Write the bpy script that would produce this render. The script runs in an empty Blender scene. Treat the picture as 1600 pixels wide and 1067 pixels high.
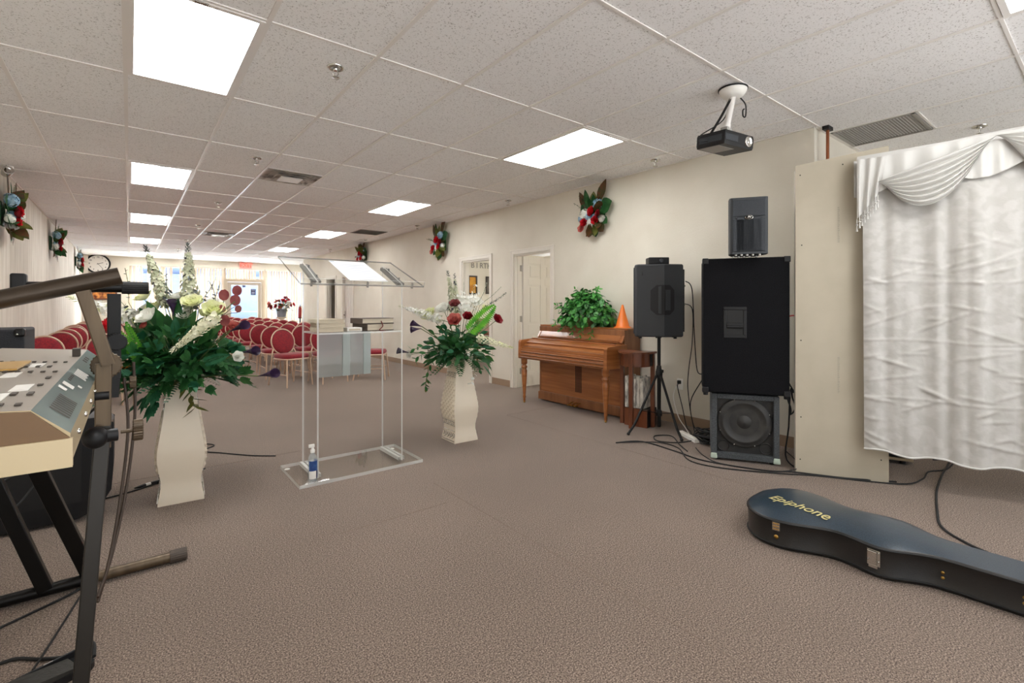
import bpy, math, random
from mathutils import Vector, Matrix
C = bpy.context.scene.collection
SC = bpy.context.scene
PI = math.pi
rnd = random.Random(7)
def R(d): return math.radians(d)
def V(*a): return Vector(a)

# ---------------------------------------------------------------- materials
def lin(c):
    c = c / 255.0
    return c / 12.92 if c <= .04045 else ((c + .055) / 1.055) ** 2.4
def srgb(r, g, b): return (lin(r), lin(g), lin(b), 1)
def newmat(name):
    m = bpy.data.materials.new(name); m.use_nodes = True
    nt = m.node_tree; nt.nodes.clear()
    out = nt.nodes.new('ShaderNodeOutputMaterial')
    return m, nt, out
def mat(name, col, rough=.5, metal=0, col2=None, nscale=8, stretch=(1, 1, 1), bump=0, bscale=None, coat=0, sheen=0,
        trans=0, ramp=(.35, .65), detail=4, spec=.5):
    m, nt, out = newmat(name)
    b = nt.nodes.new('ShaderNodeBsdfPrincipled'); nt.links.new(b.outputs[0], out.inputs[0])
    b.inputs['Base Color'].default_value = col
    b.inputs['Roughness'].default_value = rough; b.inputs['Metallic'].default_value = metal
    b.inputs['Coat Weight'].default_value = coat; b.inputs['Sheen Weight'].default_value = sheen
    b.inputs['Transmission Weight'].default_value = trans
    b.inputs['Specular IOR Level'].default_value = spec
    if col2 or bump:
        tc = nt.nodes.new('ShaderNodeTexCoord'); mp = nt.nodes.new('ShaderNodeMapping')
        mp.inputs['Scale'].default_value = stretch
        nt.links.new(tc.outputs['Object'], mp.inputs['Vector'])
        n = nt.nodes.new('ShaderNodeTexNoise'); n.inputs['Scale'].default_value = nscale; n.inputs['Detail'].default_value = detail
        nt.links.new(mp.outputs[0], n.inputs['Vector'])
        if col2:
            r = nt.nodes.new('ShaderNodeValToRGB')
            r.color_ramp.elements[0].position = ramp[0]; r.color_ramp.elements[1].position = ramp[1]
            r.color_ramp.elements[0].color = col; r.color_ramp.elements[1].color = col2
            nt.links.new(n.outputs['Fac'], r.inputs[0]); nt.links.new(r.outputs[0], b.inputs['Base Color'])
        if bump:
            n2 = n
            if bscale:
                n2 = nt.nodes.new('ShaderNodeTexNoise'); n2.inputs['Scale'].default_value = bscale; n2.inputs['Detail'].default_value = 3
                nt.links.new(mp.outputs[0], n2.inputs['Vector'])
            bp = nt.nodes.new('ShaderNodeBump'); bp.inputs['Strength'].default_value = bump; bp.inputs['Distance'].default_value = .01
            nt.links.new(n2.outputs['Fac'], bp.inputs['Height']); nt.links.new(bp.outputs[0], b.inputs['Normal'])
    return m
def clear(name, tint, gloss=.06, diff=0, dcol=(.8, .85, .85, 1), edge=1.0):
    """clear sheet plastic or glass: transmits straight through, reflects by Fresnel; diff = frosting"""
    m, nt, out = newmat(name)
    t = nt.nodes.new('ShaderNodeBsdfTransparent'); t.inputs[0].default_value = tint
    g = nt.nodes.new('ShaderNodeBsdfGlossy'); g.inputs['Roughness'].default_value = .03
    fr = nt.nodes.new('ShaderNodeFresnel'); fr.inputs['IOR'].default_value = 1.49
    mx = nt.nodes.new('ShaderNodeMath'); mx.operation = 'MULTIPLY'; mx.inputs[1].default_value = edge
    ge = nt.nodes.new('ShaderNodeNewGeometry'); om = nt.nodes.new('ShaderNodeMath'); om.operation = 'SUBTRACT'; om.inputs[0].default_value = 1
    nt.links.new(ge.outputs['Backfacing'], om.inputs[1]); m2 = nt.nodes.new('ShaderNodeMath'); m2.operation = 'MULTIPLY'   # reflect at the outer surface only
    nt.links.new(fr.outputs[0], m2.inputs[0]); nt.links.new(om.outputs[0], m2.inputs[1]); nt.links.new(m2.outputs[0], mx.inputs[0])
    s = nt.nodes.new('ShaderNodeMixShader')
    nt.links.new(mx.outputs[0], s.inputs[0]); nt.links.new(t.outputs[0], s.inputs[1]); nt.links.new(g.outputs[0], s.inputs[2])
    last = s
    if diff:
        d = nt.nodes.new('ShaderNodeBsdfDiffuse'); d.inputs[0].default_value = dcol
        s2 = nt.nodes.new('ShaderNodeMixShader'); s2.inputs[0].default_value = diff
        nt.links.new(s.outputs[0], s2.inputs[1]); nt.links.new(d.outputs[0], s2.inputs[2]); last = s2
    nt.links.new(last.outputs[0], out.inputs[0])
    return m
def emit(name, col, strength):
    m, nt, out = newmat(name)
    e = nt.nodes.new('ShaderNodeEmission'); e.inputs[0].default_value = col; e.inputs[1].default_value = strength
    nt.links.new(e.outputs[0], out.inputs[0]); return m
def leafmat(name, c1, c2, rough=.45, nscale=14, tl=.25):
    """leaf or petal: two tones and some light passing through"""
    m, nt, out = newmat(name)
    b = nt.nodes.new('ShaderNodeBsdfPrincipled'); b.inputs['Roughness'].default_value = rough
    tc = nt.nodes.new('ShaderNodeTexCoord'); n = nt.nodes.new('ShaderNodeTexNoise'); n.inputs['Scale'].default_value = nscale
    nt.links.new(tc.outputs['Object'], n.inputs['Vector'])
    r = nt.nodes.new('ShaderNodeValToRGB'); r.color_ramp.elements[0].position = .35; r.color_ramp.elements[1].position = .65
    r.color_ramp.elements[0].color = c1; r.color_ramp.elements[1].color = c2
    nt.links.new(n.outputs['Fac'], r.inputs[0]); nt.links.new(r.outputs[0], b.inputs['Base Color'])
    t = nt.nodes.new('ShaderNodeBsdfTranslucent'); nt.links.new(r.outputs[0], t.inputs[0])
    s = nt.nodes.new('ShaderNodeMixShader'); s.inputs[0].default_value = tl
    nt.links.new(b.outputs[0], s.inputs[1]); nt.links.new(t.outputs[0], s.inputs[2]); nt.links.new(s.outputs[0], out.inputs[0])
    return m

def carpet_mat():
    m, nt, out = newmat('carpet'); L = nt.links.new
    b = nt.nodes.new('ShaderNodeBsdfPrincipled'); b.inputs['Roughness'].default_value = .95; b.inputs['Specular IOR Level'].default_value = .1
    b.inputs['Sheen Weight'].default_value = .15
    tc = nt.nodes.new('ShaderNodeTexCoord')
    n = nt.nodes.new('ShaderNodeTexNoise'); n.inputs['Scale'].default_value = 165; n.inputs['Detail'].default_value = 4; n.inputs['Roughness'].default_value = .88
    L(tc.outputs['Object'], n.inputs['Vector'])
    r = nt.nodes.new('ShaderNodeValToRGB'); e = r.color_ramp.elements
    e[0].position = .38; e[0].color = srgb(40, 31, 26); e[1].position = .62; e[1].color = srgb(184, 166, 151)
    k = r.color_ramp.elements.new(.5); k.color = srgb(114, 98, 87)
    L(n.outputs['Fac'], r.inputs[0])
    n2 = nt.nodes.new('ShaderNodeTexNoise'); n2.inputs['Scale'].default_value = .9; n2.inputs['Detail'].default_value = 3
    L(tc.outputs['Object'], n2.inputs['Vector'])
    mr = nt.nodes.new('ShaderNodeMapRange'); mr.inputs[1].default_value = .3; mr.inputs[2].default_value = .7; mr.inputs[3].default_value = .90; mr.inputs[4].default_value = 1.08
    L(n2.outputs['Fac'], mr.inputs[0])
    mx = nt.nodes.new('ShaderNodeMix'); mx.data_type = 'RGBA'; mx.blend_type = 'MULTIPLY'; mx.inputs[0].default_value = 1
    L(r.outputs[0], mx.inputs[6]); L(mr.outputs[0], mx.inputs[7]); L(mx.outputs[2], b.inputs['Base Color'])
    bp = nt.nodes.new('ShaderNodeBump'); bp.inputs['Strength'].default_value = .3; bp.inputs['Distance'].default_value = .003
    L(n.outputs['Fac'], bp.inputs['Height']); L(bp.outputs[0], b.inputs['Normal']); L(b.outputs[0], out.inputs[0])
    return m
def tile_mat():
    m, nt, out = newmat('ceiling_tile'); L = nt.links.new
    b = nt.nodes.new('ShaderNodeBsdfPrincipled'); b.inputs['Roughness'].default_value = .9; b.inputs['Specular IOR Level'].default_value = .2
    tc = nt.nodes.new('ShaderNodeTexCoord')
    n = nt.nodes.new('ShaderNodeTexNoise'); n.inputs['Scale'].default_value = 105; n.inputs['Detail'].default_value = 3; n.inputs['Roughness'].default_value = .65
    L(tc.outputs['Object'], n.inputs['Vector'])
    r = nt.nodes.new('ShaderNodeValToRGB'); e = r.color_ramp.elements
    e[0].position = .32; e[0].color = srgb(168, 163, 160); e[1].position = .43; e[1].color = srgb(246, 245, 245)
    L(n.outputs['Fac'], r.inputs[0])
    v = nt.nodes.new('ShaderNodeTexNoise'); v.inputs['Scale'].default_value = .7
    L(tc.outputs['Object'], v.inputs['Vector'])
    mr = nt.nodes.new('ShaderNodeMapRange'); mr.inputs[3].default_value = .94; mr.inputs[4].default_value = 1.04
    L(v.outputs['Fac'], mr.inputs[0])
    mx = nt.nodes.new('ShaderNodeMix'); mx.data_type = 'RGBA'; mx.blend_type = 'MULTIPLY'; mx.inputs[0].default_value = 1
    L(r.outputs[0], mx.inputs[6]); L(mr.outputs[0], mx.inputs[7]); L(mx.outputs[2], b.inputs['Base Color'])
    bp = nt.nodes.new('ShaderNodeBump'); bp.inputs['Strength'].default_value = .35; bp.inputs['Distance'].default_value = .004
    L(r.outputs[0], bp.inputs['Height']); L(bp.outputs[0], b.inputs['Normal']); L(b.outputs[0], out.inputs[0])
    return m

M = {}
M['carpet'] = carpet_mat()
M['tile'] = tile_mat()
M['tbar'] = mat('ceiling_bar', srgb(234, 230, 226), .32)
M['wall'] = mat('wall_paint', srgb(216, 209, 194), .75, col2=srgb(223, 217, 203), nscale=2.2, bump=.12, bscale=70)
M['wall_left'] = mat('textured_wall', srgb(205, 196, 181), .8, col2=srgb(228, 221, 208), nscale=3, stretch=(1, 5, .5), bump=.15, bscale=60)
M['casing'] = mat('casing_paint', srgb(226, 220, 209), .45)
M['door'] = mat('door_paint', srgb(214, 208, 198), .5)
M['vinyl'] = mat('brown_vinyl', srgb(150, 126, 104), .5)
M['drywall'] = mat('drywall_board', srgb(188, 179, 160), .85, col2=srgb(181, 172, 153), nscale=4)
M['grey_panel'] = mat('grey_grille', srgb(160, 156, 150), .6)
M['black'] = mat('black_plastic', srgb(19, 19, 21), .45, spec=.35)
M['black_soft'] = mat('black_rubber', srgb(22, 22, 23), .7)
M['black_metal'] = mat('black_metal', srgb(17, 16, 15), .34, .2, spec=.35)
M['bronze'] = mat('worn_bronze', srgb(80, 66, 50), .42, .45, col2=srgb(98, 83, 64), nscale=30, stretch=(1, 1, .1))
M['chrome'] = mat('chrome', srgb(205, 203, 198), .2, 1)
M['brass'] = mat('brass', srgb(190, 150, 80), .3, 1)
M['tolex'] = mat('black_carpet_cover', srgb(13, 13, 15), .9, col2=srgb(24, 24, 27), nscale=160, bump=.4, spec=.15)
M['sub_carpet'] = mat('grey_carpet_cover', srgb(58, 61, 64), .95, col2=srgb(86, 90, 93), nscale=120, bump=.4)
M['grille'] = mat('speaker_grille', srgb(34, 38, 44), .55, col2=srgb(47, 52, 58), nscale=300, bump=.2)
M['wood'] = mat('piano_wood', srgb(142, 84, 42), .3, col2=srgb(166, 104, 56), nscale=4, stretch=(.5, .5, 9), coat=.3, detail=4)
M['wood_side'] = mat('piano_wood_side', srgb(126, 80, 48), .34, col2=srgb(146, 96, 60), nscale=4, stretch=(5, 5, .35), coat=.2, detail=4)
M['wood_dark'] = mat('reddish_wood', srgb(96, 50, 28), .35, col2=srgb(122, 68, 40), nscale=6, stretch=(4, 4, .4), coat=.3)
M['white_vase'] = mat('white_ceramic', srgb(230, 218, 198), .35)
M['silver'] = mat('silver_relief', srgb(196, 192, 186), .25, .8, bump=.4, nscale=45)
M['tube_highlight'] = mat('black_tube_highlight_tint', srgb(66, 56, 46), .34, .6)  # black tube; its brown-gold highlight is put into the whole colour
M['white'] = mat('white_plastic', srgb(238, 236, 230), .4)
M['paper'] = mat('paper', srgb(240, 242, 246), .8)
M['pages'] = mat('book_pages', srgb(214, 203, 182), .85, col2=srgb(190, 178, 156), nscale=6, stretch=(1, 1, 120))
M['cover'] = mat('dark_book_cover', srgb(78, 66, 58), .55)
M['red'] = mat('red_chair_fabric', srgb(150, 26, 36), .85, col2=srgb(116, 18, 34), nscale=60, sheen=.2)
M['champ'] = mat('champagne_metal', srgb(208, 180, 156), .4, .3)
M['stem'] = mat('stem_green', srgb(86, 104, 58), .6)
M['orange'] = mat('orange_plastic', srgb(236, 122, 38), .45)
M['acr'] = clear('clear_acrylic', (.985, .99, .988, 1), edge=.7)
M['acr_edge'] = clear('acrylic_edge', (.85, .86, .85, 1), diff=.5, dcol=(.86, .86, .83, 1))
M['acr_dark'] = clear('acrylic_edge_dim', (.55, .56, .55, 1), diff=.35, dcol=(.36, .36, .35, 1))
M['frost'] = clear('frosted_acrylic', (.84, .86, .85, 1), diff=.5, dcol=(.42, .43, .42, 1))
M['frost2'] = clear('frosted_acrylic_pale', (.9, .95, .94, 1), diff=.5, dcol=(.62, .69, .67, 1))
M['glass'] = clear('window_glass', (.93, .96, .97, 1))
M['lamp'] = emit('lit_diffuser', (1, 1, .99, 1), 8.5)

# ---------------------------------------------------------------- mesh builder
class MB:
    def __init__(s): s.v = []; s.f = []; s.mi = []; s.sm = []; s.M = Matrix()
    def add(s, vs, fs, mi=0, smooth=False):
        o = len(s.v); Mx = s.M
        s.v += [tuple(Mx @ Vector(p)) for p in vs]
        for f in fs: s.f.append([o + i for i in f]); s.mi.append(mi); s.sm.append(smooth)
        return s
    def box(s, x0, x1, y0, y1, z0, z1, mi=0):
        vs = [(x, y, z) for z in (z0, z1) for y in (y0, y1) for x in (x0, x1)]
        return s.add(vs, [(0, 2, 3, 1), (4, 5, 7, 6), (0, 1, 5, 4), (2, 6, 7, 3), (0, 4, 6, 2), (1, 3, 7, 5)], mi)
    def cbox(s, c, d, mi=0):
        return s.box(c[0]-d[0]/2, c[0]+d[0]/2, c[1]-d[1]/2, c[1]+d[1]/2, c[2]-d[2]/2, c[2]+d[2]/2, mi)
    def loft(s, rings, mi=0, smooth=True, caps=True, closed=True):
        n = len(rings[0]); vs = [p for r in rings for p in r]; fs = []
        for i in range(len(rings)-1):
            for j in range(n if closed else n-1):
                a = i*n+j; b = i*n+(j+1) % n; fs.append((a, b, b+n, a+n))
        s.add(vs, fs, mi, smooth)
        if caps and closed:
            s.add(rings[0], [tuple(reversed(range(n)))], mi); s.add(rings[-1], [tuple(range(n))], mi)
        return s
    def lathe(s, prof, n=20, c=(0, 0, 0), mi=0, sx=1, sy=1, caps=True, smooth=True):
        rings = [[(c[0]+r*sx*math.cos(2*PI*k/n), c[1]+r*sy*math.sin(2*PI*k/n), c[2]+z) for k in range(n)] for r, z in prof]
        return s.loft(rings, mi, smooth, caps)
    def prism(s, poly, z0, z1, mi=0, side_mi=None, smooth=False):
        n = len(poly); si = mi if side_mi is None else side_mi
        a = [(x, y, z0) for x, y in poly]; b = [(x, y, z1) for x, y in poly]
        s.add(a+b, [(i, (i+1) % n, n+(i+1) % n, n+i) for i in range(n)], si, smooth)
        s.add(a, [tuple(reversed(range(n)))], mi); s.add(b, [tuple(range(n))], mi)
        return s
    def tube(s, pts, r, n=8, mi=0, closed=False, caps=True, flat=1.0):
        pts = [Vector(p) for p in pts]; m = len(pts); rings = []; up = None
        for i, p in enumerate(pts):
            if closed: t = pts[(i+1) % m]-pts[i-1]
            else: t = pts[min(i+1, m-1)]-pts[max(i-1, 0)]
            if t.length < 1e-9: t = Vector((0, 0, 1))
            t.normalize()
            if up is None:
                up = Vector((0, 0, 1)) if abs(t.z) < .9 else Vector((1, 0, 0))
            x = up.cross(t)
            if x.length < 1e-6: x = Vector((1, 0, 0)).cross(t)
            x.normalize(); y = t.cross(x).normalized(); up = y
            rr = r[i] if isinstance(r, (list, tuple)) else r
            rings.append([tuple(p+x*rr*math.cos(2*PI*k/n)+y*rr*flat*math.sin(2*PI*k/n)) for k in range(n)])
        if closed: rings.append(rings[0])
        return s.loft(rings, mi, True, caps and not closed)
    def bar(s, a, b, w, h, mi=0, up=(0, 0, 1)):
        """rectangular bar from a to b, w across, h along up"""
        a = Vector(a); b = Vector(b); t = (b-a).normalized(); u = Vector(up)
        x = t.cross(u)
        if x.length < 1e-6: x = t.cross(Vector((0, 1, 0)))
        x.normalize(); y = x.cross(t).normalized()
        rings = [[tuple(p+x*sx*w/2+y*sy*h/2) for sx, sy in ((-1, -1), (1, -1), (1, 1), (-1, 1))] for p in (a, b)]
        return s.loft(rings, mi, False)
    def ball(s, c, r, n=12, m=8, mi=0, sc=(1, 1, 1)):
        prof = [(max(1e-4, r*math.sin(PI*i/m)), -r*math.cos(PI*i/m)*sc[2]) for i in range(m+1)]
        return s.lathe(prof, n, c, mi, sc[0], sc[1], caps=False)
    def at(s, loc=(0, 0, 0), rz=0, rx=0, ry=0, sc=1):
        s.M = Matrix.Translation(loc) @ Matrix.Rotation(rz, 4, 'Z') @ Matrix.Rotation(ry, 4, 'Y') @ Matrix.Rotation(rx, 4, 'X') @ Matrix.Scale(sc, 4)
        return s
    def frame(s, o, x, y=None, z=None):
        """local axes x (along) and z (normal) at origin o"""
        x = Vector(x).normalized(); z = Vector(z)
        y = z.cross(x)
        if y.length < 1e-5: z = Vector((0, 1, .01)); y = z.cross(x)
        y.normalize(); z = x.cross(y)
        m = Matrix.Identity(4)
        for i in range(3): m[i][0] = x[i]; m[i][1] = y[i]; m[i][2] = z[i]; m[i][3] = o[i]
        s.M = m; return s
    def reset(s): s.M = Matrix(); return s

def obj(name, mb, mats, parent=None, bevel=0, seg=2, mods=None):
    me = bpy.data.meshes.new(name); me.from_pydata(mb.v, [], mb.f)
    if not isinstance(mats, (list, tuple)): mats = [mats]
    for m in mats: me.materials.append(M[m] if isinstance(m, str) else m)
    me.polygons.foreach_set('material_index', mb.mi); me.polygons.foreach_set('use_smooth', mb.sm)
    me.update()
    o = bpy.data.objects.new(name, me); C.objects.link(o)
    if parent: o.parent = parent
    if bevel:
        b = o.modifiers.new('bevel', 'BEVEL'); b.width = bevel; b.segments = seg; b.limit_method = 'ANGLE'; b.angle_limit = R(40)
    return o
def tag(o, label, cat, group=None):
    o['label'] = label; o['category'] = cat
    if group: o['group'] = group
    return o
def thing(name, label, cat, loc=(0, 0, 0), rz=0, group=None):
    o = bpy.data.objects.new(name, None); C.objects.link(o); o.empty_display_size = .05
    o.location = loc; o.rotation_euler = (0, 0, rz)
    return tag(o, label, cat, group)
def struct(name, mb, mats, parent=None, bevel=0):
    o = obj(name, mb, mats, parent, bevel)
    if not parent: o['kind'] = 'structure'
    return o
def dup(root, loc, rz, label=None, group=None):
    r = root.copy(); C.objects.link(r); r.location = loc; r.rotation_euler = (0, 0, rz)
    if label: r['label'] = label
    if group: r['group'] = group
    for ch in list(root.children):
        c = ch.copy(); C.objects.link(c); c.parent = r
        for g in list(ch.children):
            d = g.copy(); C.objects.link(d); d.parent = c
    return r
def text_mesh(name, body, size, mats, parent, loc, rot, extrude=.001, shear=0, align='CENTER', mtx=None, bold=0):
    cu = bpy.data.curves.new(name, 'FONT'); cu.body = body; cu.size = size; cu.extrude = extrude; cu.shear = shear
    cu.align_x = align; cu.align_y = 'CENTER'; cu.offset = bold; cu.resolution_u = 3
    t = bpy.data.objects.new(name, cu); C.objects.link(t)
    bpy.context.view_layer.update()
    me = bpy.data.meshes.new_from_object(t.evaluated_get(bpy.context.evaluated_depsgraph_get()))
    bpy.data.objects.remove(t)
    me.materials.clear(); me.materials.append(M[mats] if isinstance(mats, str) else mats)
    mx = mtx if mtx is not None else Matrix.Translation(loc) @ (rot if isinstance(rot, Matrix) else Matrix.Rotation(0, 4, 'Z'))
    me.transform(mx)
    o = bpy.data.objects.new(name, me); C.objects.link(o)
    if parent: o.parent = parent
    return o
def axes(o, x, y):
    """matrix whose local x and y axes run along the given world directions"""
    x = Vector(x).normalized(); y = Vector(y); z = x.cross(y).normalized(); y = z.cross(x)
    m = Matrix.Identity(4)
    for i in range(3): m[i][0] = x[i]; m[i][1] = y[i]; m[i][2] = z[i]; m[i][3] = o[i]
    return m
def smoothpath(pts, k=6):
    """Catmull-Rom through the points"""
    P = [Vector(p) for p in pts]; out = []
    for i in range(len(P)-1):
        a = P[max(i-1, 0)]; b = P[i]; c = P[i+1]; d = P[min(i+2, len(P)-1)]
        for j in range(k):
            t = j/k
            out.append(.5*((2*b)+(c-a)*t+(2*a-5*b+4*c-d)*t*t+(3*b-a-3*c+d)*t**3))
    out.append(P[-1]); return out

# ---------------------------------------------------------------- camera
CAMH = 1.27; YAW = R(38.26); HC = 2.789
cam = bpy.data.cameras.new('camera'); co = bpy.data.objects.new('camera', cam); C.objects.link(co)
co.location = (0, 0, CAMH); co.rotation_euler = (R(90), 0, -YAW)
cam.sensor_width = 36; cam.lens = 36*758/1600; cam.shift_y = -(533.5-476)/1600; cam.clip_start = .05; cam.clip_end = 200
SC.camera = co
SC.view_settings.view_transform = 'Standard'; SC.view_settings.look = 'None'; SC.view_settings.gamma = 1
SC.view_settings.use_curve_mapping = False; SC.view_settings.exposure = 1.09
try:
    SC.cycles.use_denoising = True; SC.cycles.transparent_max_bounces = 24; SC.cycles.max_bounces = 10
    SC.cycles.diffuse_bounces = 8; SC.cycles.sample_clamp_indirect = 6
except Exception: pass
w = bpy.data.worlds.new('daylight'); SC.world = w; w.use_nodes = True
nt_ = w.node_tree; bg = nt_.nodes['Background']; bg.inputs[0].default_value = (.93, .97, 1, 1)
tc_ = nt_.nodes.new('ShaderNodeTexCoord'); sx_ = nt_.nodes.new('ShaderNodeSeparateXYZ'); mr_ = nt_.nodes.new('ShaderNodeMapRange')
nt_.links.new(tc_.outputs['Generated'], sx_.inputs[0]); nt_.links.new(sx_.outputs['Y'], mr_.inputs[0])
mr_.inputs[1].default_value = -.3; mr_.inputs[2].default_value = .3; mr_.inputs[3].default_value = .6; mr_.inputs[4].default_value = 11.0   # open street sky beyond the far glass
nt_.links.new(mr_.outputs[0], bg.inputs[1])

# ---------------------------------------------------------------- room shell
XL, XR, YF = -1.13, 4.61, 19.67          # left wall, right wall, far wall
YJ, YA = 1.66, 17.2                      # right wall runs from YJ to YA
XW, XA, YB = 6.6, 5.7, -2.4              # wider bay by the curtain, alcove at the far end, open end behind the camera
mb = MB(); mb.box(XL-.1, 8.2, YB-.1, YF+.12, -.1, 0); struct('floor', mb, 'carpet')
mb = MB()
mb.box(XL-.1, XW+.1, YB-.1, YJ, HC+.006, HC+.1); mb.box(XL-.1, XR+.05, YJ, YA, HC+.006, HC+.1); mb.box(XL-.1, XA+.1, YA, YF+.1, HC+.006, HC+.1)
struct('ceiling', mb, 'tile')
GX, GY = -.02, 2.854
mb = MB(); tb = .012
def clipx(x): return (YB, YF) if x < XR-.05 else (YB, YJ)
for i in range(-1, 11):
    x = GX+.6096*i; y0, y1 = clipx(x); mb.box(x-tb, x+tb, y0, y1, HC-.001, HC+.01)
for j in range(-5, 14):
    y = GY+1.2192*j; mb.box(XL, XR if y > YJ else XW, y-tb*.7, y+tb*.7, HC-.0005, HC+.01)
mb.box(XL, XL+.022, YB, YF, HC-.001, HC+.01); mb.box(XR-.022, XR, YJ, YA, HC-.001, HC+.01)
mb.box(XR, XW, YJ-.022, YJ, HC-.001, HC+.01)
mb.box(4.857, 5.466, 1.025-.008, 1.025+.008, HC-.001, HC+.01)
mb.box(GX+.6096*2, GX+.6096*3, 5.9-.006, 5.9+.006, HC-.001, HC+.01)
struct('trim_1', mb, 'tbar')

mb = MB(); mb.box(XL-.12, XL, YB, YF+.1, 0, HC+.05); struct('wall_left', mb, 'wall_left')
# right wall with its door openings: (y0, y1, top)
OPEN = [(4.97, 5.80, 2.03), (6.43, 7.26, 2.03), (12.6, 13.36, 2.03), (13.95, 14.75, 2.03)]
mb = MB(); y = YJ
for a, b, t in OPEN:
    mb.box(XR, XR+.12, y, a, 0, HC+.05); mb.box(XR, XR+.12, a, b, t, HC+.05); y = b
mb.box(XR, XR+.12, y, YA, 0, HC+.05)
mb.box(XR+.12, XA, YA-.1, YA, 0, HC+.05); mb.box(XA, XA+.1, YA-.1, YF, 0, HC+.05)
mb.box(XR+.12, XW, YJ, YJ+.1, 0, HC+.05)
struct('wall_right', mb, 'wall')
mb = MB(); mb.box(XW, XW+.1, YB, YJ+.1, 0, HC+.05); struct('wall_bay', mb, 'wall')
# no rear wall: left open so outside daylight fills the near ceiling
# far wall: solid left of the glass, header above
mb = MB(); mb.box(XL, 0.0, YF, YF+.12, 0, HC+.05); mb.box(0.0, XA, YF, YF+.12, 2.56, HC+.05)
mb.box(0.0, 2.62, YF, YF+.12, 0, .3); mb.box(3.9, XA, YF, YF+.12, 0, .3)
struct('wall_far', mb, 'wall')
mb = MB(); mb.box(XL, XL+.14, YF-.08, YF, 0, HC); struct('trim_2', mb, 'casing')
M['seam'] = mat('carpet_seam', srgb(112, 96, 85), .95, col2=srgb(134, 118, 106), nscale=60)
mb = MB()
for x0, x1, y0, y1 in ((3.412, 3.421, -2.3, 4.42), (1.70, 1.706, .6, 3.06), (-1.1, 1.16, 4.447, 4.453), (.92, 1.60, 2.70, 2.705), (3.42, 4.6, 4.42, 4.426)): mb.box(x0, x1, y0, y1, 0, .0012)
struct('trim_10', mb, 'seam')
# baseboards
def base(name, segs):
    mb = MB()
    for s in segs: mb.box(*s, 0, .10)
    struct(name, mb, 'vinyl')
base('baseboard_right', [(XR-.006, XR, a, b) for a, b in ((YJ, 4.9), (5.87, 6.36), (7.33, 12.53), (13.43, 13.88), (14.82, YA))])
base('baseboard_left', [(XL, XL+.006, YB, YF)])
base('baseboard_bay', [(XR, XW, YJ-.006, YJ)])
# door casings and leaves
def casing(name, a, b, t):
    mb = MB(); w = .07
    for x0, x1 in ((XR-.016, XR),):
        mb.box(x0, x1, a-w, a, 0, t+w); mb.box(x0, x1, b, b+w, 0, t+w); mb.box(x0, x1, a, b, t, t+w)
        mb.box(x0-.006, x0, a-w, a-w+.02, 0, t+w); mb.box(x0-.006, x0, b+w-.02, b+w, 0, t+w); mb.box(x0-.006, x0, a-w, b+w, t+w-.02, t+w)
    mb.box(XR, XR+.13, a, a+.02, 0, t); mb.box(XR, XR+.13, b-.02, b, 0, t); mb.box(XR, XR+.13, a, b, t-.02, t)
    mb.box(XR+.05, XR+.07, b-.03, b-.02, 0, t-.02)
    struct(name, mb, 'casing', bevel=.003)
for k, (a, b, t) in enumerate(OPEN): casing('trim_%d' % (k+3), a, b, t)
def six_panel(mb, w, h, th):
    """a six-panel leaf in the local xz plane, x from 0 to w"""
    mb.box(0, w, -th/2+.006, th/2-.006, 0, h)
    xs = [0, .105, w/2-.05, w/2+.05, w-.105, w]; zs = [0, .22, .80, .95, 1.56, 1.66, h-.11, h]
    for s in (-1, 1):
        y0, y1 = (th/2-.006, th/2) if s > 0 else (-th/2, -th/2+.006)
        for i in (0, 2, 4): mb.box(xs[i], xs[i+1], y0, y1, 0, h)
        for j in (0, 2, 4, 6):
            for i in (1, 3): mb.box(xs[i], xs[i+1], y0, y1, zs[j], zs[j+1])
        for j in (1, 3, 5):
            for i in (1, 3): mb.box(xs[i]+.035, xs[i+1]-.035, y0, y1, zs[j]+.035, zs[j+1]-.035)
mb = MB(); mb.at((XR+.135, 5.755, .012), R(0)); six_panel(mb, .80, 2.0, .036)
d = struct('door_1', mb, 'door', bevel=.002)
for z in (.25, 1.05, 1.83):
    h = MB(); h.box(XR+.10, XR+.135, 5.774, 5.781, z-.045, z+.045); h.tube([(XR+.133, 5.776, z-.05), (XR+.133, 5.776, z+.05)], .007); obj('hinge', h, 'chrome', d)
mb = MB(); mb.at((XR+.07, 12.62, .012), R(90)); six_panel(mb, .72, 2.0, .036)
d = struct('door_2', mb, 'door', bevel=.002)
h = MB(); h.box(XR+.03, XR+.05, 13.27, 13.3, .9, 1.1); h.ball((XR+.02, 13.28, 1.0), .03); obj('handle', h, 'chrome', d)
# rooms behind the open doors
mb = MB(); mb.box(XR+.12, 9.0, 10.0, 10.1, 0, 2.6); struct('wall_office_far', mb, 'wall')
mb = MB(); mb.box(9.0, 9.1, 4.5, 10.1, 0, 2.6); struct('wall_office_side', mb, 'wall')
mb = MB(); mb.box(XR+.12, 9.1, 4.4, 4.5, 0, 2.6); struct('wall_office_near', mb, 'wall')
mb = MB(); mb.box(XR+.12, 9.1, 4.4, 10.1, 2.6, 2.7); struct('ceiling_office', mb, 'tile')
mb = MB(); mb.box(XR+.12, 6.2, 15.4, 15.5, 0, 2.5); mb.box(6.2, 6.3, 12.0, 15.5, 0, 2.5); mb.box(XR+.12, 6.3, 12.0, 12.1, 0, 2.5); mb.box(XR+.12, 6.3, 12, 15.5, 2.5, 2.6)
struct('wall_closet', mb, 'wall')
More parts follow.
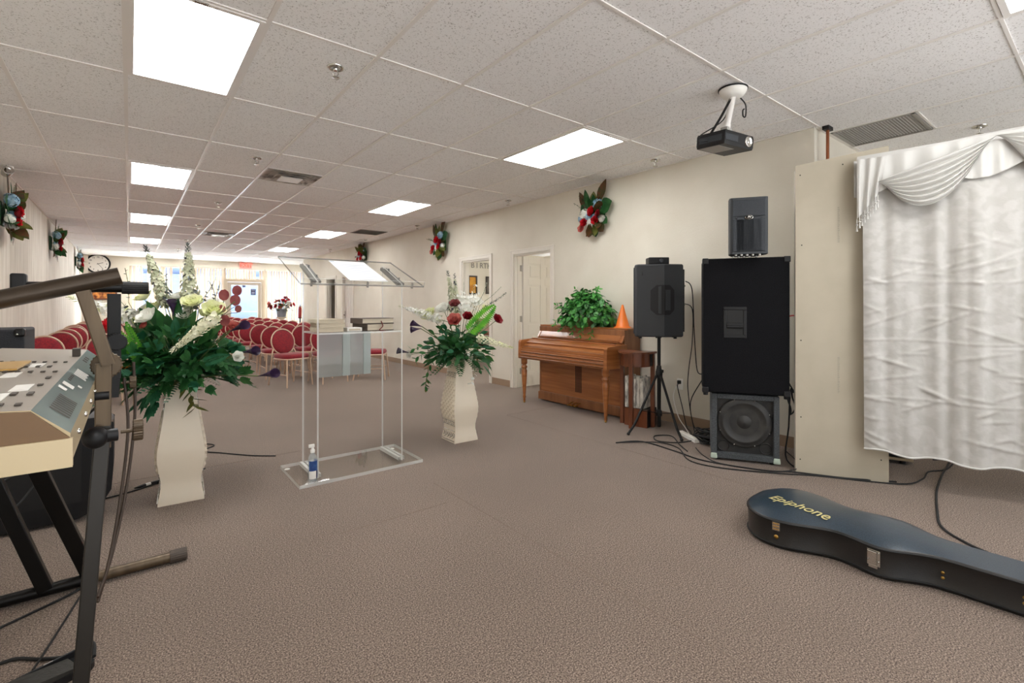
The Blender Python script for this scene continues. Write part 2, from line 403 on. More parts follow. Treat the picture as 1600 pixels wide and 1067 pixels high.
# ---------------------------------------------------------------- outside, glazing, blinds
M['concrete'] = mat('pale_concrete', srgb(205, 208, 212), .9)
M['alu'] = mat('beige_door_frame', srgb(176, 164, 146), .45)
M['slat'] = leafmat('blind_slat', srgb(196, 178, 158), srgb(208, 192, 172), .6, 3, .05)
mb = MB(); mb.box(-30, 50, YF+.12, YF+40, -.1, -.02); struct('pavement', mb, 'concrete')
M['render_blue'] = mat('pale_blue_stucco', srgb(112, 124, 146), .9, col2=srgb(100, 112, 136), nscale=.4)
mb = MB(); mb.box(-30, 40, -40, YB-.1, -.1, -.02); struct('rear_bounce_ground', mb, mat('bounce_ground_grey', srgb(112, 112, 112), .9, col2=srgb(100, 100, 100), nscale=30))  # added ground out of view, bounces sunlight up to the near ceiling
mb = MB(); mb.box(-30, 50, YF+18, YF+24, -.05, 5.2); mb.box(-30, 50, YF+17.6, YF+18, 2.9, 3.2); struct('added_building_backdrop', mb, 'render_blue')  # added backdrop, hides the bright sky so the far glass keeps its tone
sl = bpy.data.lights.new('sun', 'SUN'); sl.energy = 28; sl.angle = R(1); so = bpy.data.objects.new('sun', sl); C.objects.link(so); so.rotation_euler = (0, R(42), 0)
def window(name, x0, x1, z0, z1, mull):
    f = MB(); a = .05
    f.box(x0, x1, YF+.02, YF+.1, z0, z0+a); f.box(x0, x1, YF+.02, YF+.1, z1-a, z1)
    for x in [x0]+mull+[x1-a]: f.box(x, x+a, YF+.02, YF+.1, z0+a, z1-a)
    o = struct(name, f, 'alu')
    g = MB(); g.box(x0+.02, x1-.02, YF+.055, YF+.061, z0+.02, z1-.02); obj('pane', g, 'glass', o)
window('window_1', 0, 2.62, .3, 2.56, [.86, 1.74])
window('window_2', 3.9, XA, .3, 2.56, [4.75])
window('window_3', 2.62, 3.9, 2.16, 2.56, [])
f = MB(); f.box(2.62, 2.72, YF-.01, YF+.11, 0, 2.16); f.box(3.8, 3.9, YF-.01, YF+.11, 0, 2.16); f.box(2.72, 3.8, YF-.01, YF+.11, 2.08, 2.16)
struct('trim_9', f, 'alu')
f = MB(); f.box(2.73, 2.83, YF+.02, YF+.07, .02, 2.07); f.box(3.69, 3.79, YF+.02, YF+.07, .02, 2.07); f.box(2.83, 3.69, YF+.02, YF+.07, 1.97, 2.07); f.box(2.83, 3.69, YF+.02, YF+.07, .02, .25)
d = struct('door_3', f, 'alu')
g = MB(); g.box(2.82, 3.70, YF+.042, YF+.048, .2, 2.0); obj('pane', g, 'glass', d)
g = MB(); g.tube([(2.83, YF-.02, 1.02), (3.69, YF-.02, 1.02)], .014); obj('push_bar', g, 'alu', d)
M['sign_dark'] = mat('dark_sign', srgb(52, 56, 92), .6); M['sign_pale'] = mat('pale_sign_print', srgb(190, 198, 222), .6)
g = MB(); g.box(3.46, 3.62, YF+.03, YF+.036, 1.62, 1.84); sgn = tag(obj('window_sign', g, 'sign_dark'), 'dark blue square notice stuck on the glass entry door', 'sign')
g = MB()
for z in (1.79, 1.71, 1.655): g.box(3.49, 3.59, YF+.028, YF+.03, z, z+.02)
obj('print', g, 'sign_pale', sgn)
g = MB(); g.box(3.19, 3.29, YF+.03, YF+.036, 1.9, 1.965); tag(obj('window_sign', g, 'sign_dark'), 'tiny dark plate at the top middle of the entry door', 'sign')

def blind(x0, x1, z0, z1, label, seed, turn):
    r = random.Random(seed)
    t = thing('vertical_blind', label, 'blind', ((x0+x1)/2, YF-.09, 0), 0, 'vertical blinds on the far storefront glass')
    h = MB(); w2 = (x1-x0)/2
    h.box(-w2, w2, -.03, .03, z1, z1+.045); obj('headrail', h, 'casing', t)
    s = MB(); n = int((x1-x0)/.085)
    for k in range(n):
        x = -w2+.045+k*(2*w2-.09)/(n-1); a = R(turn+r.uniform(-9, 9)); c, q = math.cos(a)*.044, math.sin(a)*.044
        if r.random() < .06: continue
        pts = [(x-c, -q), (x-c*.3, -q*.3+.006), (x+c*.3, q*.3+.006), (x+c, q)]
        s.loft([[(px, py, z0+r.uniform(0, .004)) for px, py in pts], [(px, py, z1) for px, py in pts]], closed=False)
    obj('slats', s, 'slat', t)
blind(0.0, 2.60, .32, 2.51, 'cream vertical blind covering the wide glass left of the entry door', 3, 38)
blind(3.92, 5.66, .32, 2.51, 'cream vertical blind covering the glass right of the entry door', 4, 34)
blind(2.66, 3.88, 2.17, 2.51, 'short cream vertical blind over the transom above the entry door', 5, 36)

# exit sign
M['exit_red'] = emit('exit_letters', (1, .06, .04, 1), 2.2)
t = thing('exit_sign', 'white box with red lit letters under the ceiling above the entry door', 'exit sign', (3.29, YF-.05, 2.665))
b = MB(); b.box(-.19, .19, -.03, .05, -.11, .115); obj('housing', b, mat('exit_housing', srgb(232, 190, 182), .5), t, bevel=.006)
text_mesh('lettering', 'EXIT', .20, 'exit_red', t, None, None, .002, mtx=axes((0, -.033, -.0), (1, 0, 0), (0, 0, 1)), bold=.004)

# clock
t = thing('wall_clock', 'round black rimmed clock with a cream face on the far wall', 'clock', (-.76, YF, 2.53))
b = MB(); b.at((0, 0, 0), 0, R(90)); b.lathe([(.30, 0), (.305, .03), (.285, .05), (.262, .045), (.258, .03)], 40, caps=False); obj('rim', b, 'black', t)
b = MB(); b.at((0, 0, 0), 0, R(90)); b.lathe([(.27, 0), (.27, .03), (.001, .031)], 40, smooth=False); obj('face', b, 'white', t)
mbn = None
for k in range(1, 13):
    a = PI/2-k*PI/6
    text_mesh('numeral', str(k), .062, 'black', t, None, None, .001, mtx=axes((.205*math.cos(a), -.033, .205*math.sin(a)), (1, 0, 0), (0, 0, 1)), bold=.001)
for nm, ang, L, w_ in (('hour_hand', 72, .13, .012), ('minute_hand', 142, .20, .008)):
    a = PI/2-R(ang); b = MB(); b.bar((-.03*math.cos(a), -.038, -.03*math.sin(a)), (L*math.cos(a), -.038, L*math.sin(a)), w_, .003, up=(0, 1, 0)); obj(nm, b, 'black', t)

# small orange framed picture on the far wall
t = thing('framed_picture', 'small orange and brown framed picture low on the far wall under the clock', 'picture', (-.62, YF, 1.68))
b = MB()
for x0, x1, z0, z1 in ((-.32, .32, -.26, -.21), (-.32, .32, .21, .26), (-.32, -.27, -.21, .21), (.27, .32, -.21, .21)): b.box(x0, x1, -.03, 0, z0, z1)
obj('frame', b, 'wood_dark', t)
b = MB(); b.box(-.27, .27, -.012, 0, -.21, .21); obj('print', b, mat('picture_print', srgb(226, 150, 70), .6, col2=srgb(110, 50, 28), nscale=9), t)

# ---------------------------------------------------------------- ceiling fixtures
def ceiling_light(x0, x1, y0, y1, label, z=HC, group='fluorescent troffers in the dropped ceiling'):
    t = thing('ceiling_light', label, 'ceiling light', ((x0+x1)/2, (y0+y1)/2, z), 0, group)
    w2, l2 = (x1-x0)/2-.012, (y1-y0)/2-.012; f = MB(); a = .028
    for bx in ((-w2, w2, -l2, -l2+a), (-w2, w2, l2-a, l2), (-w2, -w2+a, -l2+a, l2-a), (w2-a, w2, -l2+a, l2-a)): f.box(*bx, -.006, .012)
    obj('frame', f, 'tbar', t)
    f = MB(); f.box(-w2+a, w2-a, -l2+a, l2-a, -.001, .004); obj('diffuser', f, 'lamp', t)
    f = MB(); f.box(-.03, .03, -l2-.004, -l2+.014, -.012, -.004); obj('latch', f, 'chrome', t)
ords = ['nearest', 'second', 'third', 'fourth', 'farthest']
for k in range(5):
    for i, side in ((0, 'left'), (5, 'right')):
        lb = {0: 'nearest lit 2 by 4 troffer', 1: 'second nearest lit troffer', 2: 'third lit troffer from the camera', 3: 'fourth lit troffer from the camera', 4: 'last lit troffer before the far blinds'}[k]
        ceiling_light(GX+.6096*i, GX+.6096*(i+1), GY+1.2192*3*k, GY+1.2192*(3*k+1), '%s in the row %s' % (lb, 'above the left flower vase' if i == 0 else 'along the doorway wall'))
ceiling_light(GX+.6096*5, GX+.6096*6, GY-3*1.2192, GY-2*1.2192, 'lit troffer cut off at the top right corner above the curtain')
ceiling_light(GX, GX+.6096, GY-3*1.2192, GY-2*1.2192, 'lit troffer overhead behind the camera')
ceiling_light(6.2, 6.5, 6.6, 7.2, 'added unseen ceiling light brightening the room behind the doorways', 2.6)  # added fixture out of view, there to brighten the back room

def sprinkler(x, y, label):
    t = thing('sprinkler_head', label, 'sprinkler', (x, y, HC+.006), 0, 'fire sprinkler heads in the ceiling')
    b = MB(); b.lathe([(.012, .05), (.012, -.002)], 10); b.lathe([(.052, 0), (.05, -.008), (.036, -.014), (.03, -.006)], 18, caps=False); b.lathe([(.016, 0), (.016, -.02), (.012, -.024)], 10); obj('escutcheon', b, 'chrome', t)
    b = MB(); b.tube([(-.014, 0, -.018), (-.018, 0, -.04), (-.004, 0, -.062)], .003, 6); b.tube([(.014, 0, -.018), (.018, 0, -.04), (.004, 0, -.062)], .003, 6)
    b.lathe([(.004, -.058), (.026, -.066), (.026, -.069), (.001, -.069)], 14); obj('deflector', b, 'chrome', t)
nm = ['nearest', 'second', 'third', 'fourth', 'fifth', 'sixth']
for k, y in enumerate((3.15, 5.6, 8.4, 11.02, 13.68, 16.1)): sprinkler(1.04, y, '%s chrome sprinkler head of the row over the aisle' % nm[k])
for k, y in enumerate((3.08, 5.61, 8.46, 11.09, 13.61)): sprinkler(4.35, y, '%s chrome sprinkler head of the row beside the doorway wall' % nm[k])
sprinkler(5.70, .78, 'chrome sprinkler head just above the white curtain')

M['vent_dirty'] = mat('dusty_white_metal', srgb(196, 190, 182), .55, col2=srgb(74, 66, 58), nscale=5, ramp=(.45, .7))
def diffuser(x, y, label):
    t = thing('air_vent', label, 'air vent', (x, y, HC), 0, 'square air diffusers in the ceiling')
    b = MB()
    for k, (r0, z) in enumerate(((.295, -.004), (.24, -.012), (.18, -.02))):
        r1 = r0-.05
        b.add([(-r0, -r0, z), (r0, -r0, z), (r0, r0, z), (-r0, r0, z), (-r1, -r1, z+.03), (r1, -r1, z+.03), (r1, r1, z+.03), (-r1, r1, z+.03)],
              [(0, 1, 5, 4), (1, 2, 6, 5), (2, 3, 7, 6), (3, 0, 4, 7)])
    b.box(-.29, .29, -.29, .29, .004, .01)
    obj('louver', b, 'vent_dirty', t)
    b = MB(); b.box(-.12, .12, -.12, .12, -.032, -.022); obj('center_plate', b, 'tbar', t, bevel=.004)
diffuser(GX+.6096*2.5, 6.205, 'dusty square air diffuser nearest the camera')
diffuser(GX+.6096*2.5, 12.15, 'small looking dusty air diffuser far down the ceiling')
def grille(x0, x1, y0, y1, label):
    t = thing('return_grille', label, 'air grille', ((x0+x1)/2, (y0+y1)/2, HC), 0)
    w2, l2 = (x1-x0)/2-.01, (y1-y0)/2-.01
    b = MB()
    for bx in ((-w2, w2, -l2, -l2+.02), (-w2, w2, l2-.02, l2), (-w2, -w2+.02, -l2, l2), (w2-.02, w2, -l2, l2)): b.box(*bx, -.006, .003)
    obj('frame', b, 'grey_panel', t)
    b = MB(); n = 26
    for k in range(n):
        y = -l2+.02+(2*l2-.04)*k/n; b.add([(-w2+.02, y, -.004), (w2-.02, y, -.004), (w2-.02, y+.017, .003), (-w2+.02, y+.017, .003)], [(0, 1, 2, 3)])
    obj('slats', b, 'grey_panel', t)
grille(4.857, 5.466, 1.03, 1.635, 'plain grey square grille in the ceiling above the drywall board')
grille(GX+.6096*6, GX+.6096*7, 9.56, 10.16, 'grey return grille in the ceiling beside the doorway wall')

# emergency light or camera at the left wall
t = thing('security_camera', 'small chrome and white camera under the ceiling at the left wall', 'camera', (-1.05, 7.6, HC))
b = MB(); b.lathe([(.05, 0), (.05, -.02), (.03, -.03)], 16); obj('base', b, 'white', t)
b = MB(); b.at((.0, -.03, -.07), R(20), R(75)); b.lathe([(.04, -.05), (.045, .0), (.05, .05), (.044, .055), (.02, .03)], 18); obj('lens_housing', b, 'chrome', t)

# ---------------------------------------------------------------- wall plates and hangings beyond the doors
t = thing('wall_outlet', 'white outlet low on the wall behind the tripod stand with a black plug', 'outlet', (XR, 2.95, .425))
b = MB(); b.box(-.006, 0, -.036, .036, -.058, .058); obj('plate', b, 'white', t, bevel=.002)
b = MB(); b.box(-.035, -.006, -.016, .016, .004, .04); obj('plug', b, 'black', t, bevel=.003)
t = thing('switch_plate', 'blank cream cover plate on the wall left of the tripod speaker', 'wall plate', (XR, 3.42, 1.62))
b = MB(); b.box(-.005, 0, -.04, .04, -.06, .06); obj('plate', b, 'wall', t, bevel=.002)
b = MB(); b.lathe([(.004, 0), (.004, .003)], 8); o = obj('screw', b, 'wall', t); o.rotation_euler = (0, R(-90), 0); o.location = (-.004, 0, .035)
M['letters'] = mat('grey_letters', srgb(150, 146, 138), .7)
t = thing('letter_banner', 'row of grey paper letters spelling a birthday greeting inside the left doorway', 'banner', (6.86, 10.0, 2.24))
text_mesh('lettering', "' B I RTH", .19, 'letters', t, None, None, .002, mtx=axes((0, -.01, 0), (1, 0, 0), (0, 0, 1)), bold=.004)
for x, z, w_, h_, lb, c1, c2 in ((6.64, 1.755, .26, .46, 'gold picture in a dark frame seen through the left doorway', srgb(226, 170, 40), srgb(190, 120, 24)),
                                (7.12, 1.76, .16, .44, 'narrow dark framed print beside the gold picture in the doorway', srgb(70, 62, 54), srgb(110, 100, 88))):
    t = thing('framed_picture', lb, 'picture', (x, 10.0, z)); b = MB(); q = .035
    for bx in ((-w_/2, w_/2, -h_/2, -h_/2+q), (-w_/2, w_/2, h_/2-q, h_/2), (-w_/2, -w_/2+q, -h_/2+q, h_/2-q), (w_/2-q, w_/2, -h_/2+q, h_/2-q)): b.box(bx[0], bx[1], -.03, 0, bx[2], bx[3])
    obj('frame', b, mat('dark_frame', srgb(52, 40, 32), .4), t)
    b = MB(); b.box(-w_/2+q, w_/2-q, -.012, 0, -h_/2+q, h_/2-q); obj('print', b, mat('picture_print', c1, .6, col2=c2, nscale=6), t)
# wooden armchair glimpsed in the office
t = thing('wooden_chair', 'dark reddish wooden chair partly seen inside the left doorway', 'chair', (5.95, 8.15, 0), R(20))
for x in (-.24, .24):
    b = MB(); b.tube([(x, -.24, 0), (x, -.23, .3), (x, -.22, .64)], [.016, .022, .018]); obj('leg', b, 'wood_dark', t)
    b = MB(); b.tube([(x, .26, 0), (x, .24, .45), (x, .3, .98)], [.016, .024, .018]); obj('leg', b, 'wood_dark', t)
    b = MB(); b.tube(smoothpath([(x, -.25, .63), (x, -.05, .67), (x, .25, .66)]), .02); obj('armrest', b, 'wood_dark', t)
b = MB(); b.box(-.25, .25, -.25, .26, .38, .47); obj('seat', b, mat('dark_leather', srgb(40, 30, 28), .5), t, bevel=.02)
b = MB(); b.box(-.22, .22, .25, .29, .52, .98); obj('backrest', b, 'wood_dark', t, bevel=.015)
# ---------------------------------------------------------------- congregation chairs
def make_chair():
    t = thing('banquet_chair', 'x', 'chair', (0, 0, 0), 0, 'red oval backed chairs set out in rows')
    b = MB(); n = 28     # seat cushion: rounded plan, crowned
    def ring(s, z): return [((abs(math.cos(a))**.55)*math.copysign(1, math.cos(a))*.225*s, (abs(math.sin(a))**.55)*math.copysign(1, math.sin(a))*.215*s-.02, z) for a in [2*PI*k/n for k in range(n)]]
    b.loft([ring(.96, .435), ring(1.0, .45), ring(1.0, .475), ring(.93, .497), ring(.6, .505), ring(.02, .507)]); obj('seat', b, 'red', t)
    b = MB(); b.loft([ring(1.0, .415), ring(1.02, .42), ring(1.02, .436), ring(.98, .438)]); obj('seat_frame', b, 'champ', t)
    tilt = R(10); bc = Vector((0, .225, .675)); up = Vector((0, math.sin(tilt), math.cos(tilt))); nr = Vector((0, -math.cos(tilt), math.sin(tilt)))
    def oval(rx, rz, off, k, n=32):
        a = 2*PI*k/n; return bc+Vector((1, 0, 0))*rx*math.cos(a)+up*rz*math.sin(a)+nr*off
    b = MB(); N = 32
    b.loft([[tuple(oval(rx, rz, o, k)) for k in range(N)] for rx, rz, o in ((.175, .185, -.02), (.183, .193, -.008), (.183, .193, .012), (.165, .175, .026), (.1, .11, .034), (.002, .002, .036))]); obj('backrest', b, 'red', t)
    b = MB(); b.tube([oval(.193, .205, 0, k) for k in range(N)], .0115, 8, closed=True)
    b.tube([oval(.03, .03, .0, k, 32)+up*.165 for k in range(4, 13)], .006, 6)
    obj('back_frame', b, 'champ', t)
    for s in (-1, 1):
        b = MB(); b.tube([(s*.195, -.215, .43), (s*.205, -.235, .2), (s*.215, -.25, 0)], .0115, 8); obj('leg', b, 'champ', t)
        b = MB(); b.tube(smoothpath([(s*.165, .215, .575), (s*.195, .195, .50), (s*.2, .2, .42), (s*.205, .24, .2), (s*.21, .275, 0)], 4), .0115, 8); obj('leg', b, 'champ', t)
    b = MB(); b.tube([(-.207, -.24, .19), (-.207, .235, .19)], .007, 6); b.tube([(.207, -.24, .19), (.207, .235, .19)], .007, 6); obj('stretcher', b, 'champ', t)
    return t
ROWW = ['front', 'second', 'third', 'fourth', 'fifth', 'sixth', 'seventh', 'eighth', 'ninth', 'back']
first = [None]
def place_chair(x, y, rz, label):
    if first[0] is None:
        o = first[0] = make_chair(); o.location = (x, y, 0); o.rotation_euler = (0, 0, rz); o['label'] = label
    else: dup(first[0], (x, y, 0), rz, label)
rc = random.Random(5)
for r_ in range(10):
    y = 8.18+1.0*r_+(.12 if r_ else 0)
    for c_, x in enumerate((2.0, 2.56, 3.12)):
        if r_ == 0 and c_ == 2: continue
        place_chair(x+rc.uniform(-.03, .03)+(.02 if r_ else 0), y+rc.uniform(-.03, .03), R(rc.uniform(-6, 6)+(14 if r_ == 0 and c_ == 0 else 4)),
                    'red oval backed chair, %s row, %s of the block by the doorways' % (ROWW[r_], ('aisle column', 'middle column', 'outer column')[c_]))
    for c_, x in enumerate((-.80, -.27, .26)):
        place_chair(x+rc.uniform(-.02, .02), y-.1+rc.uniform(-.03, .03), R(rc.uniform(-5, 5)),
                    'red oval backed chair, %s row, %s of the block by the left wall' % (ROWW[r_], ('wall column', 'middle column', 'aisle column')[c_]))
place_chair(3.28, 8.05, R(58), 'red chair turned sideways toward the doorway wall beside the clear lectern')

# far flower stand
t = thing('plant_stand', 'narrow pale pedestal holding the red flower pot near the far blinds', 'stand', (3.99, 17.5, 0))
b = MB(); b.lathe([(.16, 0), (.16, .03), (.06, .06), (.05, .5), (.06, .78), (.15, .82), (.17, .86)], 20); obj('column', b, 'white_vase', t)
# fire extinguisher
M['ext_red'] = mat('dark_red_paint', srgb(140, 34, 34), .35)
t = thing('fire_extinguisher', 'small dark red extinguisher at the right edge of the far blinds', 'extinguisher', (5.02, 19.2, .78))
b = MB(); b.lathe([(.055, 0), (.06, .02), (.06, .34), (.04, .40), (.02, .42)], 16); obj('cylinder', b, 'ext_red', t)
b = MB(); b.lathe([(.02, .41), (.02, .46)], 10); b.bar((-.05, 0, .47), (.05, 0, .5), .02, .012); b.tube(smoothpath([(.02, 0, .44), (.09, 0, .38), (.09, 0, .15)]), .01); obj('valve', b, 'black', t)
b = MB(); b.box(-.03, .03, .055, .075, -.02, .42); b.box(-.02, .02, .06, .10, .15, .19); obj('bracket', b, 'black', t)
b = MB(); b.lathe([(.08, -.78), (.08, -.76), (.02, -.74), (.02, -.03), (.07, -.02), (.07, 0)], 14); obj('floor_stand', b, 'black', t)

# ---------------------------------------------------------------- lectern
LX, LY = 1.385, 3.78
t = thing('lectern', 'clear acrylic lectern with a slanted top standing in the middle of the floor', 'lectern', (LX, LY, 0))
A3 = ['acr', 'acr_edge', 'acr_dark']
def sheet(mbx, x0, x1, y0, y1, z0, z1, thin, emi=1):
    """clear slab whose narrow faces carry the edge material; thin = thin axis"""
    vs = [(x, y, z) for z in (z0, z1) for y in (y0, y1) for x in (x0, x1)]
    F = {'z': [(0, 2, 3, 1), (4, 5, 7, 6)], 'y': [(0, 1, 5, 4), (2, 6, 7, 3)], 'x': [(0, 4, 6, 2), (1, 3, 7, 5)]}
    for k, fs in F.items(): mbx.add(vs, fs, 0 if k == thin else emi)
b = MB(); sheet(b, -.47, .47, -.27, .27, .004, .028, 'z'); obj('base', b, A3, t)
b = MB()
for x in (-.43, .43):
    for y in (-.23, .23): b.lathe([(.02, 0), (.02, .004)], 12, (x, y, 0))
obj('foot', b, 'white', t)
for s in (-1, 1):
    x = s*.325; b = MB()
    vs = []
    prof = [(-.19, .028), (.19, .028), (.19, 1.60), (.08, 1.555), (-.19, 1.435)]
    a = [(x-.006, y, z) for y, z in prof]; c = [(x+.006, y, z) for y, z in prof]; n = len(prof)
    b.add(a, [tuple(range(n))], 0); b.add(c, [tuple(reversed(range(n)))], 0)
    for i in range(n): j = (i+1) % n; b.add([a[i], a[j], c[j], c[i]], [(0, 1, 2, 3)], 1)
    obj('side_panel', b, A3, t)
    b = MB()
    for q in (-1, 1): sheet(b, x+q*.006 if q > 0 else x-.026, x+.026 if q > 0 else x-.006, -.18, .18, .028, .055, 'y', 1)
    for y in (-.14, .14): b.lathe([(.011, 0), (.011, .004)], 10, (x+.016, y, .055), 0)
    obj('foot_bracket', b, A3, t)
    b = MB(); b.at((x, 0, 0))   # cleats carrying the slanted top
    y0, z0, y1, z1 = -.17, 1.43, .17, 1.575
    for q in (-.018, .018): b.bar((q, y0, z0), (q, y1, z1), .022, .022, 2)
    for y in (-.1, .1): b.lathe([(.007, 0), (.007, .03)], 8, (.018, y, 1.46+.43*(y+.1)), 2)
    obj('top_bracket', b, A3, t)
# slanted top and its lip
ang = math.atan2(.235, .64)
b = MB(); b.at((0, .03, 1.53), 0, ang); sheet(b, -.47, .47, -.34, .34, -.006, .006, 'z', 2); obj('top', b, A3, t)
b = MB(); b.at((0, .03, 1.53), 0, ang); sheet(b, -.45, .47, -.34, -.33, .006, .04, 'y', 1)
for x in (-.40, .0, .36): sheet(b, x-.006, x+.006, -.355, -.338, -.012, .03, 'x', 2)
obj('lip', b, A3, t)
b = MB(); sheet(b, -.318, .318, -.19, .19, 1.053, 1.065, 'z', 1); obj('shelf', b, A3, t)
b = MB(); b.box(-.215, .215, .185, .192, .69, 1.053); b.reset()
pan = obj('front_panel', b, 'frost', t); pan['label'] = 'frosted grey panel with pale upright bands'
b = MB(); b.box(-.02, .04, .176, .185, .69, 1.053); b.box(.155, .215, .176, .185, .69, 1.053); obj('panel_band', b, 'frost2', pan)
# sheet of paper on the top
b = MB(); b.at((LX, LY+.03, 1.53), 0, ang); b.box(-.10, .20, -.25, .28, .0065, .0085)
p = tag(obj('paper_sheet', b, 'paper'), 'pale blue-white sheet of paper lying on the slanted lectern top', 'paper')
b = MB(); b.at((LX, LY+.03, 1.53), 0, ang)
for k in range(14): b.box(-.05, .16-.04*(k % 3), .17-.026*k, .176-.026*k, .0086, .0088)
b.box(-.095, -.06, .24, .265, .0086, .0088); obj('print', b, mat('faint_print', srgb(196, 204, 218), .8), p)
# books and boxes on the shelf
def book(x, y, z, w_, d_, h_, rz, label, name='book'):
    t = thing(name, label, 'book', (x, y, z), rz)
    b = MB(); b.box(-w_/2+.004, w_/2-.006, -d_/2+.006, d_/2-.006, .004, h_-.004); obj('pages', b, 'pages', t)
    b = MB(); b.box(-w_/2, w_/2, -d_/2, d_/2, 0, .004); b.box(-w_/2, w_/2, -d_/2, d_/2, h_-.004, h_); b.box(-w_/2-.004, -w_/2+.004, -d_/2, d_/2, 0, h_); obj('cover', b, 'cover', t, bevel=.0015)
    return t
Z = 1.066
book(LX+.16, LY-.02, Z, .25, .20, .055, R(12), 'thick brown book with a ragged page edge, lower of two on the lectern shelf')
bk = book(LX+.15, LY-.02, Z+.056, .27, .21, .042, R(4), 'large dark brown hardcover book, upper of two on the lectern shelf')
b = MB(); b.tube(smoothpath([(.02, -.108, .02), (.03, -.118, -.02), (.0, -.125, -.05), (.05, -.13, -.062)]), .004, 6); obj('ribbon_marker', b, mat('red_ribbon', srgb(110, 36, 36), .6), bk)
for k, (z, h_, dx) in enumerate(((Z, .035, 0), (Z+.036, .03, .008), (Z+.067, .028, -.006))):
    t = book(LX-.20+dx, LY-.0, z, .19, .25, h_, R(-4+3*k), 'pale paperback, %s of the stack of three at the left end of the lectern shelf' % ('bottom', 'middle', 'top')[k], 'paperback_book')
    t['group'] = 'pale paperbacks on the lectern shelf'
    for ch in t.children:
        if ch.name.startswith('cover'): ch.data.materials[0] = M['pages']
t = thing('tissue_box', 'small white box lying in the middle of the lectern shelf', 'box', (LX-.03, LY-.06, Z), R(3))
b = MB(); b.box(-.06, .06, -.05, .05, 0, .028); obj('body', b, 'white', t, bevel=.003)
b = MB(); b.box(-.045, .045, -.0505, -.05, .006, .02); obj('label_panel', b, 'pages', t)
# spray bottle on the lectern base
t = thing('spray_bottle', 'clear spray bottle with a blue label on the lectern base', 'bottle', (1.015, 3.56, .0285))
b = MB(); b.lathe([(.028, 0), (.031, .006), (.031, .15), (.026, .172), (.014, .19), (.013, .20)], 20); obj('body', b, clear('clear_bottle', (.86, .9, .92, 1), diff=.2), t)
b = MB()
for a0, a1, z0, z1, mi in ((-150, 60, .075, .145, 0), (-150, -60, .02, .075, 1), (-60, 60, .02, .075, 2)):
    rr = .0318; seg = 10
    pts = [(rr*math.cos(R(a0+(a1-a0)*k/seg)), rr*math.sin(R(a0+(a1-a0)*k/seg))) for k in range(seg+1)]
    b.loft([[(x, y, z0) for x, y in pts], [(x, y, z1) for x, y in pts]], mi, closed=False)
obj('label_wrap', b, [mat('blue_label', srgb(30, 58, 118), .5, col2=srgb(50, 90, 150), nscale=30), 'white', mat('navy_label', srgb(38, 34, 74), .5)], t)
b = MB(); b.lathe([(.015, .198), (.016, .215), (.012, .222), (.009, .225), (.009, .245)], 16); b.box(-.026, .012, -.008, .008, .236, .256); obj('spray_cap', b, 'white', t)
# ---------------------------------------------------------------- flowers and leaves
M['lf_deep'] = leafmat('deep_green_leaf', srgb(28, 74, 36), srgb(50, 104, 54))
M['lf_mid'] = leafmat('green_leaf', srgb(38, 92, 44), srgb(66, 122, 62))
M['lf_blue'] = leafmat('bluish_fern_leaf', srgb(30, 92, 62), srgb(60, 124, 88))
M['lf_bright'] = leafmat('bright_fern_leaf', srgb(62, 150, 34), srgb(112, 186, 50))
M['lf_olive'] = leafmat('olive_leaf', srgb(74, 84, 32), srgb(112, 112, 50))
M['lf_croton'] = leafmat('mottled_leaf', srgb(60, 70, 34), srgb(106, 62, 40), nscale=24)
M['lf_grey'] = leafmat('grey_eucalyptus_leaf', srgb(70, 74, 76), srgb(108, 112, 110))
M['lf_ivy'] = leafmat('ivy_leaf', srgb(40, 122, 46), srgb(104, 180, 88), nscale=18)
M['p_white'] = leafmat('white_petal', srgb(232, 232, 224), srgb(246, 246, 240), .6)
M['p_cream'] = leafmat('cream_petal', srgb(222, 222, 190), srgb(242, 240, 218), .6)
M['p_lemon'] = leafmat('pale_yellow_petal', srgb(216, 222, 160), srgb(240, 240, 206), .6)
M['p_spike'] = leafmat('green_white_petal', srgb(176, 180, 150), srgb(220, 222, 196), .6)
M['p_red'] = leafmat('red_petal', srgb(176, 8, 26), srgb(214, 24, 40), .55)
M['p_dkred'] = leafmat('dark_red_petal', srgb(124, 10, 26), srgb(160, 22, 38), .55)
M['p_blue'] = leafmat('light_blue_petal', srgb(120, 176, 206), srgb(196, 220, 232), .6)
M['p_coral'] = leafmat('coral_petal', srgb(176, 66, 66), srgb(214, 132, 118), .55)
M['p_burg'] = leafmat('burgundy_leaf', srgb(124, 52, 58), srgb(164, 92, 88), .45)
M['p_purple'] = leafmat('black_purple_petal', srgb(34, 24, 40), srgb(72, 52, 84), .35)
M['p_orange'] = leafmat('orange_petal', srgb(206, 118, 30), srgb(226, 160, 60), .5)
M['p_burg'].name = 'burgundy_leaf'

